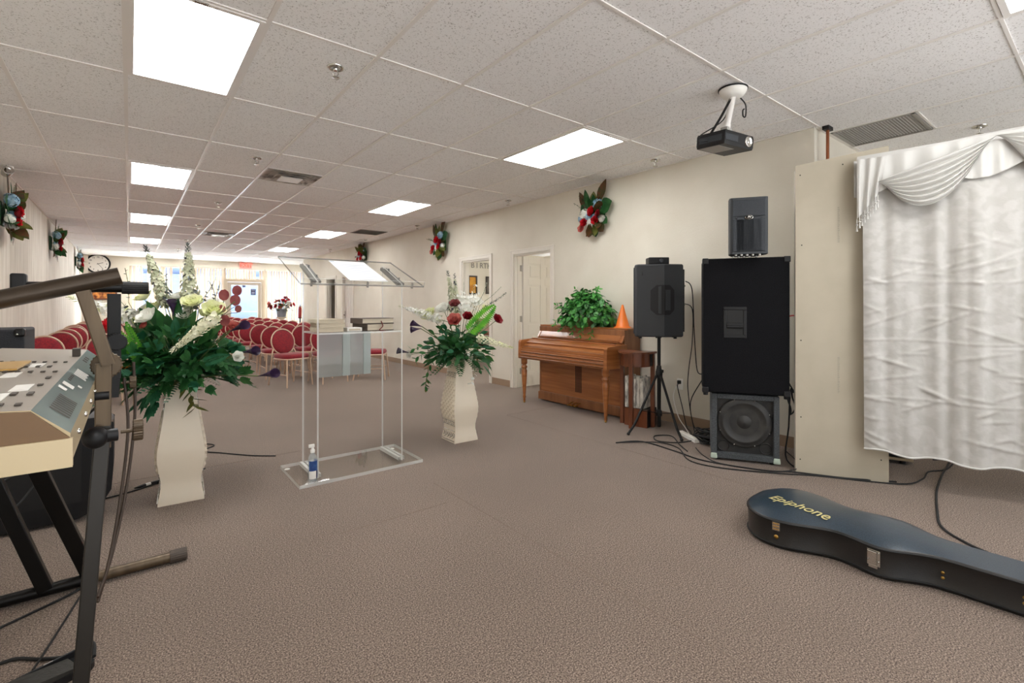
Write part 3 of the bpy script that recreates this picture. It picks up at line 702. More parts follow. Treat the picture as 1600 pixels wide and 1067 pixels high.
def unit(v): v = Vector(v); return v.normalized() if v.length > 1e-9 else Vector((0, 0, 1))
def side_of(d, n):
    s = d.cross(n)
    if s.length < 1e-5: s = d.cross(Vector((1, .3, .2)))
    return s.normalized()
def leaf(mb, p, d, nrm, L, W, mi=0, droop=.25, kind='oval', n=5, fold=.18, wave=0):
    p = Vector(p); d = unit(d); s = side_of(d, unit(nrm)); nn = s.cross(d)
    vs = []
    for i in range(n+1):
        t = i/n
        if kind == 'oval': w_ = math.sin(PI*min(1, t*.97+.03))**.8
        elif kind == 'round': w_ = math.sqrt(max(0, 1-(2*t-1)**2))
        elif kind == 'lance': w_ = math.sin(PI*t**.7)**.9
        else: w_ = math.sin(PI*t**.55)*(1-.2*t)
        w_ = max(w_, .03)*W/2
        c = p+d*L*t-Vector((0, 0, 1))*droop*L*t*t
        q = wave*W*math.sin(t*9)
        vs += [tuple(c+s*w_+nn*(fold*w_+q)), tuple(c), tuple(c-s*w_+nn*(fold*w_-q))]
    fs = []
    for i in range(n):
        a = 3*i; fs += [(a, a+1, a+4, a+3), (a+1, a+2, a+5, a+4)]
    mb.add(vs, fs, mi, True)
def frond(mb, p, d, nrm, L, W, pairs=14, mi=0, smi=None, droop=.3, lw=.35):
    p = Vector(p); d = unit(d); s = side_of(d, unit(nrm)); nn = s.cross(d); Z = Vector((0, 0, 1))
    pos = lambda t: p+d*L*t-Z*droop*L*t*t
    mb.tube([pos(k/5) for k in range(6)], [.0025, .0024, .002, .0016, .0012, .0006], 4, mi if smi is None else smi)
    for k in range(pairs):
        t = .08+.92*k/pairs; w_ = W/2*(math.sin(PI*min(.97, .22+.76*t))**.8); td = unit(pos(min(1, t+.02))-pos(t-.02))
        for sg in (-1, 1):
            dd = unit(s*sg+td*.55+nn*.12)
            leaf(mb, pos(t), dd, nn, w_, L/pairs*lw*2.3, mi, .12, 'lance', 2, .1)
def jagleaf(mb, p, d, nrm, L, W, mi=0, droop=.3, k=4):
    """lobed leaf: several pointed lobes off one midrib"""
    p = Vector(p); d = unit(d); s = side_of(d, unit(nrm)); nn = s.cross(d); Z = Vector((0, 0, 1))
    pos = lambda t: p+d*L*t-Z*droop*L*t*t
    leaf(mb, p, d, nn, L, W*.45, mi, droop, 'oval', 4)
    for i in range(k):
        t = .1+.6*i/k
        for sg in (-1, 1): leaf(mb, pos(t), unit(d*.8+s*sg), nn, W*.62*(1-.3*t), W*.3, mi, .1, 'oval', 3)
def sprig(mb, pts, n, size, mi=0, smi=1, kind='round', r=None, rs=rnd, taper=True):
    P = smoothpath(pts, 5); mb.tube(P, .0018, 4, smi)
    for k in range(n):
        t = .15+.85*k/max(1, n-1); i = min(int(t*(len(P)-1)), len(P)-2); c = P[i].lerp(P[i+1], t*(len(P)-1)-i); td = unit(P[i+1]-P[i])
        a = k*2.4+rs.random(); x = side_of(td, Vector((.2, .1, 1)) if abs(td.z) < .9 else Vector((1, 0, 0))); y = td.cross(x)
        o = x*math.cos(a)+y*math.sin(a); sz = size*(1-.55*t if taper else 1)
        leaf(mb, c, unit(o+td*.5), td, sz, sz*(.85 if kind == 'round' else .4), mi, .1, kind, 4)
def petal(mb, c, d, u, L, W, mi=0, cup=.4, n=4):
    """cupped petal from c along d, curling toward u"""
    d = unit(d); u = unit(Vector(u)-d*d.dot(unit(u))); s = d.cross(u); vs = []
    for i in range(n+1):
        t = i/n; w_ = max(.12, math.sin(PI*(.12+.76*t)))*W/2*(1 if t < .95 else .7); c2 = Vector(c)+d*L*t+u*cup*L*t*t
        vs += [tuple(c2-s*w_+u*w_*.35), tuple(c2), tuple(c2+s*w_+u*w_*.35)]
    fs = []
    for i in range(n):
        a = 3*i; fs += [(a, a+1, a+4, a+3), (a+1, a+2, a+5, a+4)]
    mb.add(vs, fs, mi, True)
def rose(mb, c, ax, r, mi=0, seed=0, layers=((6, .25, 1.05), (6, .6, .95), (5, 1.1, .8), (4, 1.9, .7), (3, 3.5, .6))):
    rr = random.Random(seed); c = Vector(c); ax = unit(ax); x = side_of(ax, Vector((.3, .2, 1)) if abs(ax.z) < .9 else Vector((1, 0, 0))); y = ax.cross(x)
    for li, (n, up, ln) in enumerate(layers):
        for k in range(n):
            a = 2*PI*(k+.5*li)/n+rr.uniform(-.15, .15); o = x*math.cos(a)+y*math.sin(a)
            petal(mb, c-ax*r*.35+o*r*.05, unit(o+ax*up), ax-o*.3*up, r*ln, r*(1.15-.14*li), mi, .35)
def floret(mb, c, ax, r, mi=0, n=4, rr=rnd):
    ax = unit(ax); x = side_of(ax, Vector((.3, .2, 1)) if abs(ax.z) < .9 else Vector((1, 0, 0))); y = ax.cross(x); a0 = rr.random()*PI; c = Vector(c); vs = []
    for k in range(n):
        a = a0+2*PI*k/n; o = x*math.cos(a)+y*math.sin(a); q = y*math.cos(a)-x*math.sin(a)
        b = len(vs); vs += [tuple(c), tuple(c+o*r*.6+q*r*.5+ax*r*.25), tuple(c+o*r+ax*r*.32), tuple(c+o*r*.6-q*r*.5+ax*r*.25)]
    mb.add(vs, [(4*k, 4*k+1, 4*k+2, 4*k+3) for k in range(n)], mi, True)
def hydrangea(mb, c, ax, r, n=46, mi=0, seed=0, fr=.28):
    rr = random.Random(seed); ax = unit(ax); c = Vector(c)
    mb.ball(tuple(c), r*.72, 10, 6, mi)
    for k in range(n):
        v = Vector((rr.gauss(0, 1), rr.gauss(0, 1), rr.gauss(0, 1))).normalized()
        if v.dot(ax) < -.4: v = -v
        floret(mb, c+v*r*.86, v, r*fr, mi, 4, rr)
def spike(mb, p, d, L, r, n=70, mi=0, smi=1, tmi=None, seed=0, stem=.1, fr=.017):
    """flower spike: florets spiral round a tapering stem, buds at the tip"""
    rr = random.Random(seed); p = Vector(p); d = unit(d); x = side_of(d, Vector((.2, .3, 1)) if abs(d.z) < .9 else Vector((1, 0, 0))); y = d.cross(x)
    mb.tube([p-d*stem, p, p+d*L], [.003, .0028, .001], 5, smi)
    n = int(n*1.45)
    for k in range(n):
        t = k/n; a = k*2.399; rad = r*(1-t)**.75*(1 if t > .06 else .7)+.002; o = unit(x*math.cos(a)+y*math.sin(a)+d*.35)
        c = p+d*L*t+o*rad*rr.uniform(.6, 1.05)
        if t < .86: floret(mb, c, unit(o+d*rr.uniform(-.5, .5)+Vector((rr.uniform(-.4, .4), rr.uniform(-.4, .4), 0))), fr*(1-.5*t)*rr.uniform(.7, 1.25), (mi if rr.random() > .12 or tmi is None else tmi), 5, rr)
        else: leaf(mb, c, unit(o+d), d, .022, .009, mi if tmi is None else tmi, 0, 'oval', 2)
def calla(mb, c, ax, L, r, mi=0, opening=(0, -1, .3)):
    ax = unit(ax); x = unit(Vector(opening)-ax*ax.dot(Vector(opening))); y = ax.cross(x); rings = []; c = Vector(c)
    for i in range(7):
        t = i/6; rad = r*(.10+.9*t**1.6); ring = []
        for k in range(11):
            a = R(360*k/10)+PI; lip = L*t*(.90+.20*(.5-.5*math.cos(a)))
            ring.append(tuple(c+ax*lip+(x*math.cos(a)+y*math.sin(a))*rad))
        rings.append(ring)
    mb.loft(rings, mi, True, closed=False)

# ---------------------------------------------------------------- vases
def vase(x, y, rz, label):
    t = thing('floor_vase', label, 'vase', (x, y, 0), rz, None)
    prof = [(.124, 0), (.124, .02), (.116, .06), (.108, .11), (.108, .15), (.118, .21), (.128, .28), (.127, .34), (.117, .41), (.106, .48), (.096, .55), (.088, .62), (.083, .69), (.086, .74), (.095, .785)]
    NP = 5
    def ring(r, z, ins=0):
        r -= ins; return [(r*a, r*b, z) for a, b in ((-1, -1), (1, -1), (1, 1), (-1, 1))]
    b = MB()
    for f in range(4):
        cols = []
        for r, z in prof:
            q = ring(r, z); p0 = Vector(q[f]); p1 = Vector(q[(f+1) % 4]); cols.append([tuple(p0.lerp(p1, k/NP)) for k in range(NP+1)])
        b.loft(cols, 0, True, closed=False)
    b.add(ring(.124, 0), [(3, 2, 1, 0)], 0)
    b.loft([ring(.095, .785), ring(.087, .785), ring(.075, .70)], 0, False, caps=False)
    obj('body', b, 'white_vase', t)
    # relief on the two decorated sides: quilted diamonds above, scrolled silver bands
    for sx in (-1, 1):
        d = MB()
        def wid(z):
            for (r0, z0), (r1, z1) in zip(prof, prof[1:]):
                if z0 <= z <= z1: return r0+(r1-r0)*(z-z0)/(z1-z0)
            return prof[-1][0]
        nz, ny = 8, 4
        for i in range(nz):
            for j in range(ny):
                for h_ in (0, 1):
                    z = .21+.36*(i+.5*h_+.25)/nz; yy = (j+.5*h_-ny/2+.25)/ny*1.9
                    if abs(yy) > .93: continue
                    r = wid(z); hz = .36/nz*.95; hy = r*.235
                    P = [(sx*(wid(z-hz)+.001), yy*r, z-hz), (sx*(r+.001), yy*r+hy, z), (sx*(wid(z+hz)+.001), yy*r, z+hz), (sx*(r+.001), yy*r-hy, z), (sx*(r+.010), yy*r, z)]
                    P[4] = (sx*(r+.015), yy*r, z)
                    fs = [(0, 1, 4), (1, 2, 4), (2, 3, 4), (3, 0, 4)] if sx > 0 else [(1, 0, 4), (2, 1, 4), (3, 2, 4), (0, 3, 4)]
                    d.add(P, fs, 0)
        obj('diamond_relief', d, 'white_vase', t)
        d = MB()
        for z0, z1 in ((.02, .105), (.155, .195), (.60, .64)):
            n = 9 if z1-z0 > .05 else 6
            for zz in (z0, z1): r = wid(zz)+.003; d.tube([(sx*r, -wid(zz)*.96, zz), (sx*r, wid(zz)*.96, zz)], .0035, 6)
            for k in range(n):
                zc = (z0+z1)/2; r = wid(zc); yy = (k+.5)/n*2-1; rr = (z1-z0)*.36
                d.tube([(sx*(r+.004), yy*r*.92+rr*q*math.cos(q*5), zc+rr*q*math.sin(q*5)*(1 if k % 2 else -1)) for q in [i/12 for i in range(3, 13)]], .003, 5)
        o = obj('silver_band', d, 'silver', t); o['label'] = 'scrolled silver relief bands'
    return t
V1 = Vector((.27, 3.875, .785)); V2 = Vector((2.455, 3.915, .785))
vase(V1.x, V1.y, R(-4), 'tall white square vase nearest the keyboard holding the big fern bouquet').scale = (1, 1, 1)
vase(V2.x, V2.y, R(-2), 'tall white square vase with quilted side to the right of the clear lectern')

# picture-facing frame used while arranging: a = across, b = toward the viewer, z up
AX = Vector((math.cos(YAW), -math.sin(YAW), 0)); BX = Vector((-math.sin(YAW), -math.cos(YAW), 0)); ZX = Vector((0, 0, 1))
def L3(a, b, z): return AX*a+BX*b+ZX*z
def bouquet(name, label, cat, loc): return thing(name, label, cat, loc)
def part(root, name, mats, fn):
    b = MB(); fn(b); return obj(name, b, mats, root)

# ---- bouquet in the left vase (metres from the vase mouth; 1 px of the photo ~ 4.2 mm here)
B1 = bouquet('flower_arrangement', 'big bouquet of ferns, white spikes and burgundy leaves in the left vase', 'bouquet', V1)
k1 = .00425
def p1(px, py, b=0): return L3((px-287)*k1, b, (588-py)*k1)
def spk(root, kf, a, bb, r, n, seed, m='p_spike', depth=(0, 0), tip='lf_grey', fr=.018):
    A = kf(a[0], a[1], depth[0]); B = kf(bb[0], bb[1], depth[1])
    part(root, 'flower_spike', [m, 'stem', tip], lambda b: spike(b, A, B-A, (B-A).length, r, n, 0, 1, 2, seed, .12, fr))
spk(B1, p1, (265, 478), (231, 384), .05, 130, 1)
spk(B1, p1, (300, 482), (297, 380), .062, 150, 2)
spk(B1, p1, (232, 500), (138, 462), .06, 110, 3, 'p_white', (.02, .12), 'p_lemon', .022)
spk(B1, p1, (368, 488), (318, 540), .045, 90, 4, 'p_cream', (.16, .28), 'p_cream', .018)
for px, py, b_, r, m, nm, sd in ((237, 462, .05, .06, 'p_lemon', 'gladiolus_bloom', 1), (258, 492, .14, .07, 'p_white', 'gladiolus_bloom', 2), (313, 470, .06, .07, 'p_lemon', 'gladiolus_bloom', 3),
                                 (352, 482, .10, .075, 'p_lemon', 'gladiolus_bloom', 4), (332, 473, -.05, .06, 'p_white', 'gladiolus_bloom', 5), (222, 480, -.05, .06, 'p_white', 'gladiolus_bloom', 6),
                                 (208, 508, .2, .07, 'p_red', 'red_rose', 7), (203, 542, .16, .06, 'p_white', 'white_rose', 8), (200, 562, .12, .055, 'p_coral', 'coral_rose', 9), (272, 462, -.05, .06, 'p_white', 'gladiolus_bloom', 14), (300, 490, .04, .055, 'p_white', 'gladiolus_bloom', 15), (243, 480, .0, .065, 'p_lemon', 'gladiolus_bloom', 16), (205, 495, .0, .06, 'p_white', 'gladiolus_bloom', 17), (328, 488, .0, .055, 'p_lemon', 'gladiolus_bloom', 18),
                                 (259, 505, .17, .028, 'p_coral', 'coral_rose', 10), (388, 552, .10, .038, 'p_white', 'white_rose', 11), (372, 508, .03, .045, 'p_coral', 'coral_rose', 12), (284, 478, -.12, .06, 'p_white', 'white_rose', 13)):
    c = p1(px, py, b_); part(B1, nm, [m, 'stem'], lambda b: (rose(b, c, c-L3(0, -.25, .02), r, 0, sd), b.tube(smoothpath([c*.98, c*.55+ZX*.02, ZX*-.05]), .0028, 5, 1)))
for (a, b2, n_, s_) in (((212, 470), (205, 418), 9, .03), ((268, 478), (268, 428), 13, .032), ((322, 470), (345, 433), 9, .028), ((335, 480), (352, 440), 9, .03), ((228, 505), (192, 462), 9, .045), ((300, 485), (330, 466), 6, .045), ((346, 468), (335, 438), 7, .028)):
    A = p1(287+(a[0]-287)*.4, 560, .0); Bm = p1(a[0], a[1], .04); Bt = p1(b2[0], b2[1], .03)
    part(B1, 'eucalyptus_sprig', ['lf_grey', 'stem'], lambda b: (sprig(b, [Bm, (Bm+Bt)/2+AX*.01, Bt], n_, s_), b.tube([A, Bm], .002, 4, 1)))
for px, py, b_, s_ in ((361, 459, .06, .075), (378, 452, .03, .07), (378, 467, .05, .075), (362, 481, .08, .06), (380, 480, .04, .05), (366, 497, .10, .075)):
    c = p1(px, py, b_)
    part(B1, 'burgundy_leaf', ['p_burg', 'stem'], lambda b: (leaf(b, c-ZX*s_*.5-AX*.004, ZX*1+AX*rnd.uniform(-.5, .5), BX+ZX*.2, s_, s_*.95, 0, 0, 'round', 8, .06), b.tube(smoothpath([c-ZX*s_*.5, p1(345, 500, .0), ZX*-.02]), .002, 4, 1)))
for px, py, b_, dx, dz, L_ in ((392, 508, .10, .9, .35, .12), (402, 545, .05, .9, .1, .10), (429, 580, .06, .8, .15, .13), (285, 477, .06, .05, 1, .10)):
    c = p1(px, py, b_)-(AX*dx+ZX*dz)*L_*.6
    part(B1, 'calla_lily', ['p_purple', 'stem'], lambda b: (calla(b, c, AX*dx+ZX*dz+BX*.2, L_, .032, 0), b.tube(smoothpath([c, c*.5+ZX*.01, ZX*-.02]), .0042, 6, 1)))
rb = random.Random(11)
for px, py, ex, ey, L_, W_, m in ((258, 560, 223, 503, .27, .11, 'lf_bright'), (262, 565, 243, 497, .29, .09, 'lf_bright'), (345, 560, 388, 545, .2, .09, 'lf_blue')):
    A = p1(px, py, .17); B_ = p1(ex, ey, .22)
    part(B1, 'fern_frond', [m, 'stem'], lambda b: frond(b, A, B_-A, BX, (B_-A).length*1.05, W_, 17, 0, 0, .05, .5))
for k in range(60):
    a = rb.uniform(-PI, PI); el = rb.uniform(-.02, 1.05); d_ = Vector((math.cos(a)*math.cos(el), math.sin(a)*math.cos(el), math.sin(el)))
    L_ = rb.uniform(.30, .44)*(1-.12*max(0, el)); m = rb.choice(['lf_deep', 'lf_deep', 'lf_mid', 'lf_blue'])
    part(B1, 'fern_frond', [m, 'stem'], lambda b: frond(b, d_*.04+ZX*(.0+.06*rb.random()), d_, ZX+d_*.2 if el < .8 else BX, L_, rb.uniform(.10, .16), 14, 0, 0, .35, .5))
def mass1(b):
    for k in range(330):
        a = rb.uniform(-PI, PI); el = rb.uniform(-.2, 1.1); d_ = Vector((math.cos(a)*math.cos(el), math.sin(a)*math.cos(el), math.sin(el))); q = rb.uniform(.10, .34)
        jagleaf(b, d_*q*Vector((1, 1, 1)).x+ZX*.03, unit(d_+Vector((rb.uniform(-.6, .6), rb.uniform(-.6, .6), rb.uniform(-.3, .5)))), d_+ZX*.3, rb.uniform(.08, .13), rb.uniform(.06, .10), rb.choice([0, 0, 1, 2]), .35)
part(B1, 'foliage', ['lf_deep', 'lf_mid', 'lf_blue'], mass1)
def hang1(b):
    for px, py, b_, m in ((222, 548, .1, 0), (212, 576, .12, 1), (232, 590, .14, 1), (245, 603, .17, 1), (262, 615, .20, 2), (278, 606, .22, 2), (228, 612, .12, 1), (245, 624, .16, 2), (270, 628, .2, 2), (252, 590, .2, 1), (205, 595, .1, 1), (300, 578, .2, 0), (330, 572, .18, 0), (350, 565, .15, 0), (365, 560, .12, 0), (375, 575, .10, 0)):
        c = p1(px, py, b_); o = unit(Vector((c.x, c.y, 0)))
        jagleaf(b, c-o*.05+ZX*.05, o*.6-ZX*.6+AX*(.5 if px > 255 else -.4)*.5, o+ZX*.6, .13, .11, m, .2)
        b.tube(smoothpath([c-o*.05+ZX*.05, c*.5+ZX*.03, ZX*.0]), .002, 4, 3)
part(B1, 'trailing_leaves', ['lf_deep', 'lf_mid', 'lf_blue', 'stem'], hang1)
def hang2(b):
    sprig(b, [L3(.04, .08, .02), p1(312, 592, .13), p1(325, 612, .14), p1(328, 628, .13)], 12, .085, 0, 1, 'lance', taper=False)
part(B1, 'trailing_sprig', ['lf_olive', 'stem'], hang2)
for ex, ey, m in ((190, 578, 'p_orange'), (200, 565, 'p_orange'), (235, 478, 'lf_deep'), (292, 465, 'lf_deep'), (345, 490, 'lf_mid'), (246, 468, 'lf_deep'), (262, 482, 'lf_mid'), (275, 488, 'lf_deep'), (302, 484, 'lf_deep'), (318, 482, 'lf_mid'), (330, 492, 'lf_deep'), (225, 492, 'lf_deep'), (360, 500, 'lf_mid'), (212, 505, 'lf_mid'), (288, 494, 'lf_blue'), (308, 496, 'lf_blue')):
    A = p1(287+(ex-287)*.45, 588-(588-ey)*.6, .05); B_ = p1(ex, ey, .06)
    part(B1, 'broad_leaf', [m], lambda b: leaf(b, A, B_-A, BX+ZX*.4, (B_-A).length*1.1, .07, 0, .08, 'oval', 7, .2))

# ---- bouquet in the right vase
B2 = bouquet('flower_arrangement', 'bouquet with white spikes, coral bloom and dark red rose in the right vase', 'bouquet', V2)
k2 = .0060
def p2(px, py, b=0): return L3((px-719)*k2, b, (557-py)*k2)
spk(B2, p2, (712, 492), (700, 424), .05, 90, 21)
spk(B2, p2, (716, 492), (711, 428), .035, 60, 22)
spk(B2, p2, (692, 500), (628, 478), .05, 90, 23, 'p_white', (.05, .1), 'p_spike', .02)
spk(B2, p2, (748, 527), (802, 541), .04, 80, 24, 'p_cream', (.12, .2), 'p_lemon', .017)
for px, py, b_, r, m, nm, sd in ((672, 492, .04, .08, 'p_lemon', 'gladiolus_bloom', 31), (694, 483, .0, .085, 'p_white', 'gladiolus_bloom', 32), (745, 472, -.02, .075, 'p_white', 'gladiolus_bloom', 33), (730, 484, .1, .06, 'p_white', 'white_rose', 34),
                                 (715, 499, .2, .07, 'p_coral', 'coral_rose', 35), (714, 475, .14, .055, 'p_burg', 'coral_rose', 36), (734, 494, .16, .05, 'p_dkred', 'red_rose', 37), (779, 499, .08, .056, 'p_dkred', 'red_rose', 38),
                                 (643, 553, .08, .045, 'p_white', 'white_rose', 39), (760, 482, .02, .045, 'p_lemon', 'white_rose', 40)):
    c = p2(px, py, b_); part(B2, nm, [m, 'stem'], lambda b: (rose(b, c, c-L3(0, -.3, .02), r, 0, sd), b.tube(smoothpath([c*.98, c*.5+ZX*.02, ZX*-.05]), .0028, 5, 1)))
for px, py, dx, dz, L_ in ((655, 507, -.8, .3, .10), (653, 514, -.9, -.1, .09), (632, 548, -1, .2, .10)):
    c = p2(px, py, .1)-(AX*dx+ZX*dz)*L_*.6
    part(B2, 'calla_lily', ['p_purple', 'stem'], lambda b: (calla(b, c, AX*dx+ZX*dz+BX*.2, L_, .032, 0), b.tube(smoothpath([c, c*.5+ZX*.01, ZX*-.02]), .0042, 6, 1)))
A = p2(733, 520, .22); B_ = p2(773, 478, .24)
part(B2, 'fern_frond', ['lf_bright', 'stem'], lambda b: frond(b, A, B_-A, BX, (B_-A).length*1.1, .19, 18, 0, 0, .04, .55))
for (a, b2, n_, s_, m) in (((755, 482), (792, 458), 11, .035, 'lf_grey'), ((738, 476), (742, 445), 9, .022, 'p_white'), ((748, 474), (762, 442), 10, .022, 'p_white'), ((752, 476), (785, 448), 8, .02, 'p_white'), ((722, 474), (726, 440), 8, .02, 'p_white'), ((700, 490), (702, 455), 8, .025, 'lf_grey')):
    Bm = p2(a[0], a[1], .02); Bt = p2(b2[0], b2[1], .02)
    part(B2, 'filler_sprig', [m, 'stem'], lambda b: (sprig(b, [Bm, (Bm+Bt)/2+AX*.012, Bt], n_*2, s_), b.tube([ZX*.0, Bm], .002, 4, 1)))
for px, py in ((722, 468), (732, 474), (742, 466)):
    c = p2(px, py, .03); part(B2, 'filler_blossoms', ['p_white'], lambda b: [floret(b, c+Vector((rb.gauss(0, .035), rb.gauss(0, .035), rb.gauss(0, .035))), (rb.uniform(-1, 1), -1, rb.random()), .016, 0, 5) for k in range(40)])
for k in range(34):
    a = rb.uniform(-PI, PI); el = rb.uniform(-.4, 1.0); d_ = Vector((math.cos(a)*math.cos(el), math.sin(a)*math.cos(el), math.sin(el)))
    L_ = rb.uniform(.25, .37); m = rb.choice(['lf_deep', 'lf_deep', 'lf_mid', 'lf_mid'])
    part(B2, 'fern_frond', [m, 'stem'], lambda b: frond(b, d_*.03+ZX*.03, d_, ZX+d_*.2 if el < .8 else BX, L_, rb.uniform(.10, .15), 13, 0, 0, .35, .5))
def mass2(b):
    for k in range(230):
        a = rb.uniform(-PI, PI); el = rb.uniform(-.35, 1.2); d_ = Vector((math.cos(a)*math.cos(el), math.sin(a)*math.cos(el), math.sin(el))); q = rb.uniform(.08, .30)
        leaf(b, d_*q+ZX*.03, unit(d_+Vector((rb.uniform(-.7, .7), rb.uniform(-.7, .7), rb.uniform(-.4, .5)))), d_+ZX*.3, rb.uniform(.07, .12), rb.uniform(.03, .055), rb.choice([0, 0, 1, 2]), .3, 'oval', 4)
part(B2, 'foliage', ['lf_deep', 'lf_mid', 'lf_blue'], mass2)
for pts, m, n_, s_, kd in (([(700, 550), (680, 565), (672, 585), (670, 600)], 'lf_mid', 14, .07, 'oval'), ([(690, 545), (665, 552), (655, 560)], 'lf_mid', 9, .08, 'oval'), ([(690, 535), (665, 540), (650, 545)], 'lf_mid', 8, .08, 'oval'),
                           ([(735, 550), (745, 565), (743, 585), (740, 595)], 'p_white', 12, .04, 'round'), ([(728, 555), (723, 565), (722, 578)], 'lf_deep', 7, .06, 'oval'), ([(735, 540), (748, 560), (752, 575)], 'lf_deep', 9, .07, 'oval'), ([(680, 560), (672, 590), (670, 604)], 'lf_olive', 9, .05, 'oval')):
    P = [ZX*.02]+[p2(x, y, .16) for x, y in pts]; part(B2, 'trailing_sprig', [m, 'stem'], lambda b: sprig(b, P, n_, s_, 0, 1, kd, taper=False))

# ---- small red bouquet far away on its pedestal
B3 = thing('flower_arrangement', 'red and white bouquet in a grey pot before the far blinds', 'bouquet', (3.99, 17.5, .86))
b = MB(); b.lathe([(.13, 0), (.17, .27), (.16, .27)], 18); obj('pot', b, mat('grey_pot', srgb(122, 126, 136), .5), B3)
for k in range(20):
    a = rb.uniform(-PI, PI); el = rb.uniform(.1, 1.3); d_ = Vector((math.cos(a)*math.cos(el), math.sin(a)*math.cos(el), math.sin(el))); c = ZX*.27+d_*rb.uniform(.2, .48); m = rb.choice(['p_red', 'p_dkred', 'p_dkred', 'p_coral', 'p_white'])
    part(B3, {'p_white': 'white_rose', 'p_coral': 'coral_rose'}.get(m, 'red_rose'), [m, 'stem'], lambda b: (rose(b, c, d_, .08, 0, k), b.tube([c, ZX*.2], .004, 4, 1)))
def mass3(b):
    for k in range(90):
        a = rb.uniform(-PI, PI); el = rb.uniform(-.2, 1.2); d_ = Vector((math.cos(a)*math.cos(el), math.sin(a)*math.cos(el), math.sin(el)))
        leaf(b, ZX*.27+d_*rb.uniform(.1, .36), d_, ZX, .12, .07, rb.choice([0, 1]), .2, 'oval', 3)
part(B3, 'foliage', ['lf_deep', 'lf_croton'], mass3)

# ---------------------------------------------------------------- wall sprays
def wall_spray(loc, rz, label, seed, sc=1.0, flip=1, tall=1.0):
    """flat-backed floral spray; local x along the wall, -y out from the wall"""
    r = random.Random(seed); t = thing('wall_spray', label, 'wall flowers', loc, rz, 'floral sprays hung high on the side walls')
    def at(x, z, out): return Vector((x*flip*sc, -out*sc, z*sc))
    for x0, z0, x1, z1, W_, m in ((-.13, .08, -.25, .30, .10, 'lf_croton'), (-.10, .10, -.13, .32, .09, 'lf_deep'), (-.02, .1, .0, .26, .12, 'lf_olive'), (.04, .14, .17, .37*tall, .13, 'lf_croton'), (.08, .06, .26, .10, .20, 'lf_deep'),
                                  (-.10, .05, -.20, .12, .14, 'lf_deep'), (-.06, -.12, -.09, -.27, .14, 'lf_croton'), (.0, -.12, .01, -.24, .12, 'lf_deep'), (.06, -.10, .12, -.22, .13, 'lf_croton'), (.12, -.03, .20, -.13, .10, 'lf_deep')):
        A = at(x0, z0, .06); B_ = at(x1, z1+r.uniform(-.02, .03), .05+r.uniform(0, .05))
        b = MB(); leaf(b, A, B_-A, Vector((0, -1, .1)), (B_-A).length*1.15, W_*sc, 0, -.02, 'oval', 7, .15, .02); obj('leaf', b, m, t)
    for x, z, rad, m, nm in ((.0, .045, .062, 'p_red', 'red_rose'), (.06, -.075, .05, 'p_red', 'red_rose'), (.11, .0, .048, 'p_dkred', 'red_rose'), (-.12, -.08, .05, 'p_red', 'red_rose'), (-.17, -.15, .045, 'p_coral', 'coral_rose')):
        b = MB(); rose(b, at(x, z, .13), (r.uniform(-.3, .3), -1, .15), rad*1.15*sc, 0, seed+int(x*100)); obj(nm, b, m, t)
    for x, z, rad, m in ((-.14, .02, .085, 'p_white'), (.06, .13, .07, 'p_blue'), (-.07, -.01, .065, 'p_blue'), (-.03, -.10, .075, 'p_white'), (-.20, -.02, .055, 'p_blue'), (.13, -.06, .05, 'p_white'), (.03, -.02, .05, 'p_blue')):
        b = MB(); hydrangea(b, at(x, z, .08), (0, -1, .2), rad*sc, 40, 0, seed+int(z*100)+3); obj('hydrangea_cluster', b, m, t)
    for k in range(3):
        b = MB(); a = R(r.uniform(100, 170)); P = [at(-.1, .05, .08), at(-.1+.16*math.cos(a), .05+.16*math.sin(a), .1), at(-.1+.30*math.cos(a), .05+.28*math.sin(a), .08)]
        sprig(b, P, 9, .03*sc, 0, 1, 'oval', rs=r); obj('berry_sprig', b, ['p_burg' if k % 2 else 'lf_grey', 'stem'], t)
    for k in range(9):
        a = R(r.uniform(0, 360)); e = r.uniform(.25, .9); d_ = Vector((math.cos(a)*(1-e*.5), -e, math.sin(a)*1.1)); A = at(.06*math.cos(a), .06*math.sin(a), .05)
        b = MB(); leaf(b, A, d_, Vector((math.cos(a+1.4), -.3, math.sin(a+1.4))), r.uniform(.18, .27)*sc, r.uniform(.09, .13)*sc, 0, .05, 'oval', 6, .15); obj('leaf', b, r.choice(['lf_croton', 'lf_deep', 'lf_olive']), t)
    b = MB(); b.cbox((0, -.012*sc, 0), (.22*sc, .02*sc, .22*sc)); obj('backing', b, 'lf_deep', t)
    return t
wall_spray((XR, 4.10, 2.38), R(-90), 'wall flower spray above the piano, nearest on the doorway wall', 41)
wall_spray((XR, 7.93, 2.42), R(-90), 'wall flower spray left of the doorways, second on that wall', 52, 1.05, 1, 1.1)
wall_spray((XR, 11.75, 2.49), R(-90), 'wall flower spray farthest along the doorway wall', 63, 1.05, 1, 1.2)
wall_spray((XL, 7.75, 2.28), R(90), 'wall flower spray nearest on the left wall, cut by the picture edge', 74, 1.15, -1)
wall_spray((XL, 12.05, 2.38), R(90), 'middle wall flower spray on the left wall', 85, 1.1, -1, 1.2)
wall_spray((XL, 17.2, 2.42), R(90), 'wall flower spray on the left wall nearest the clock', 96, 1.1, -1)
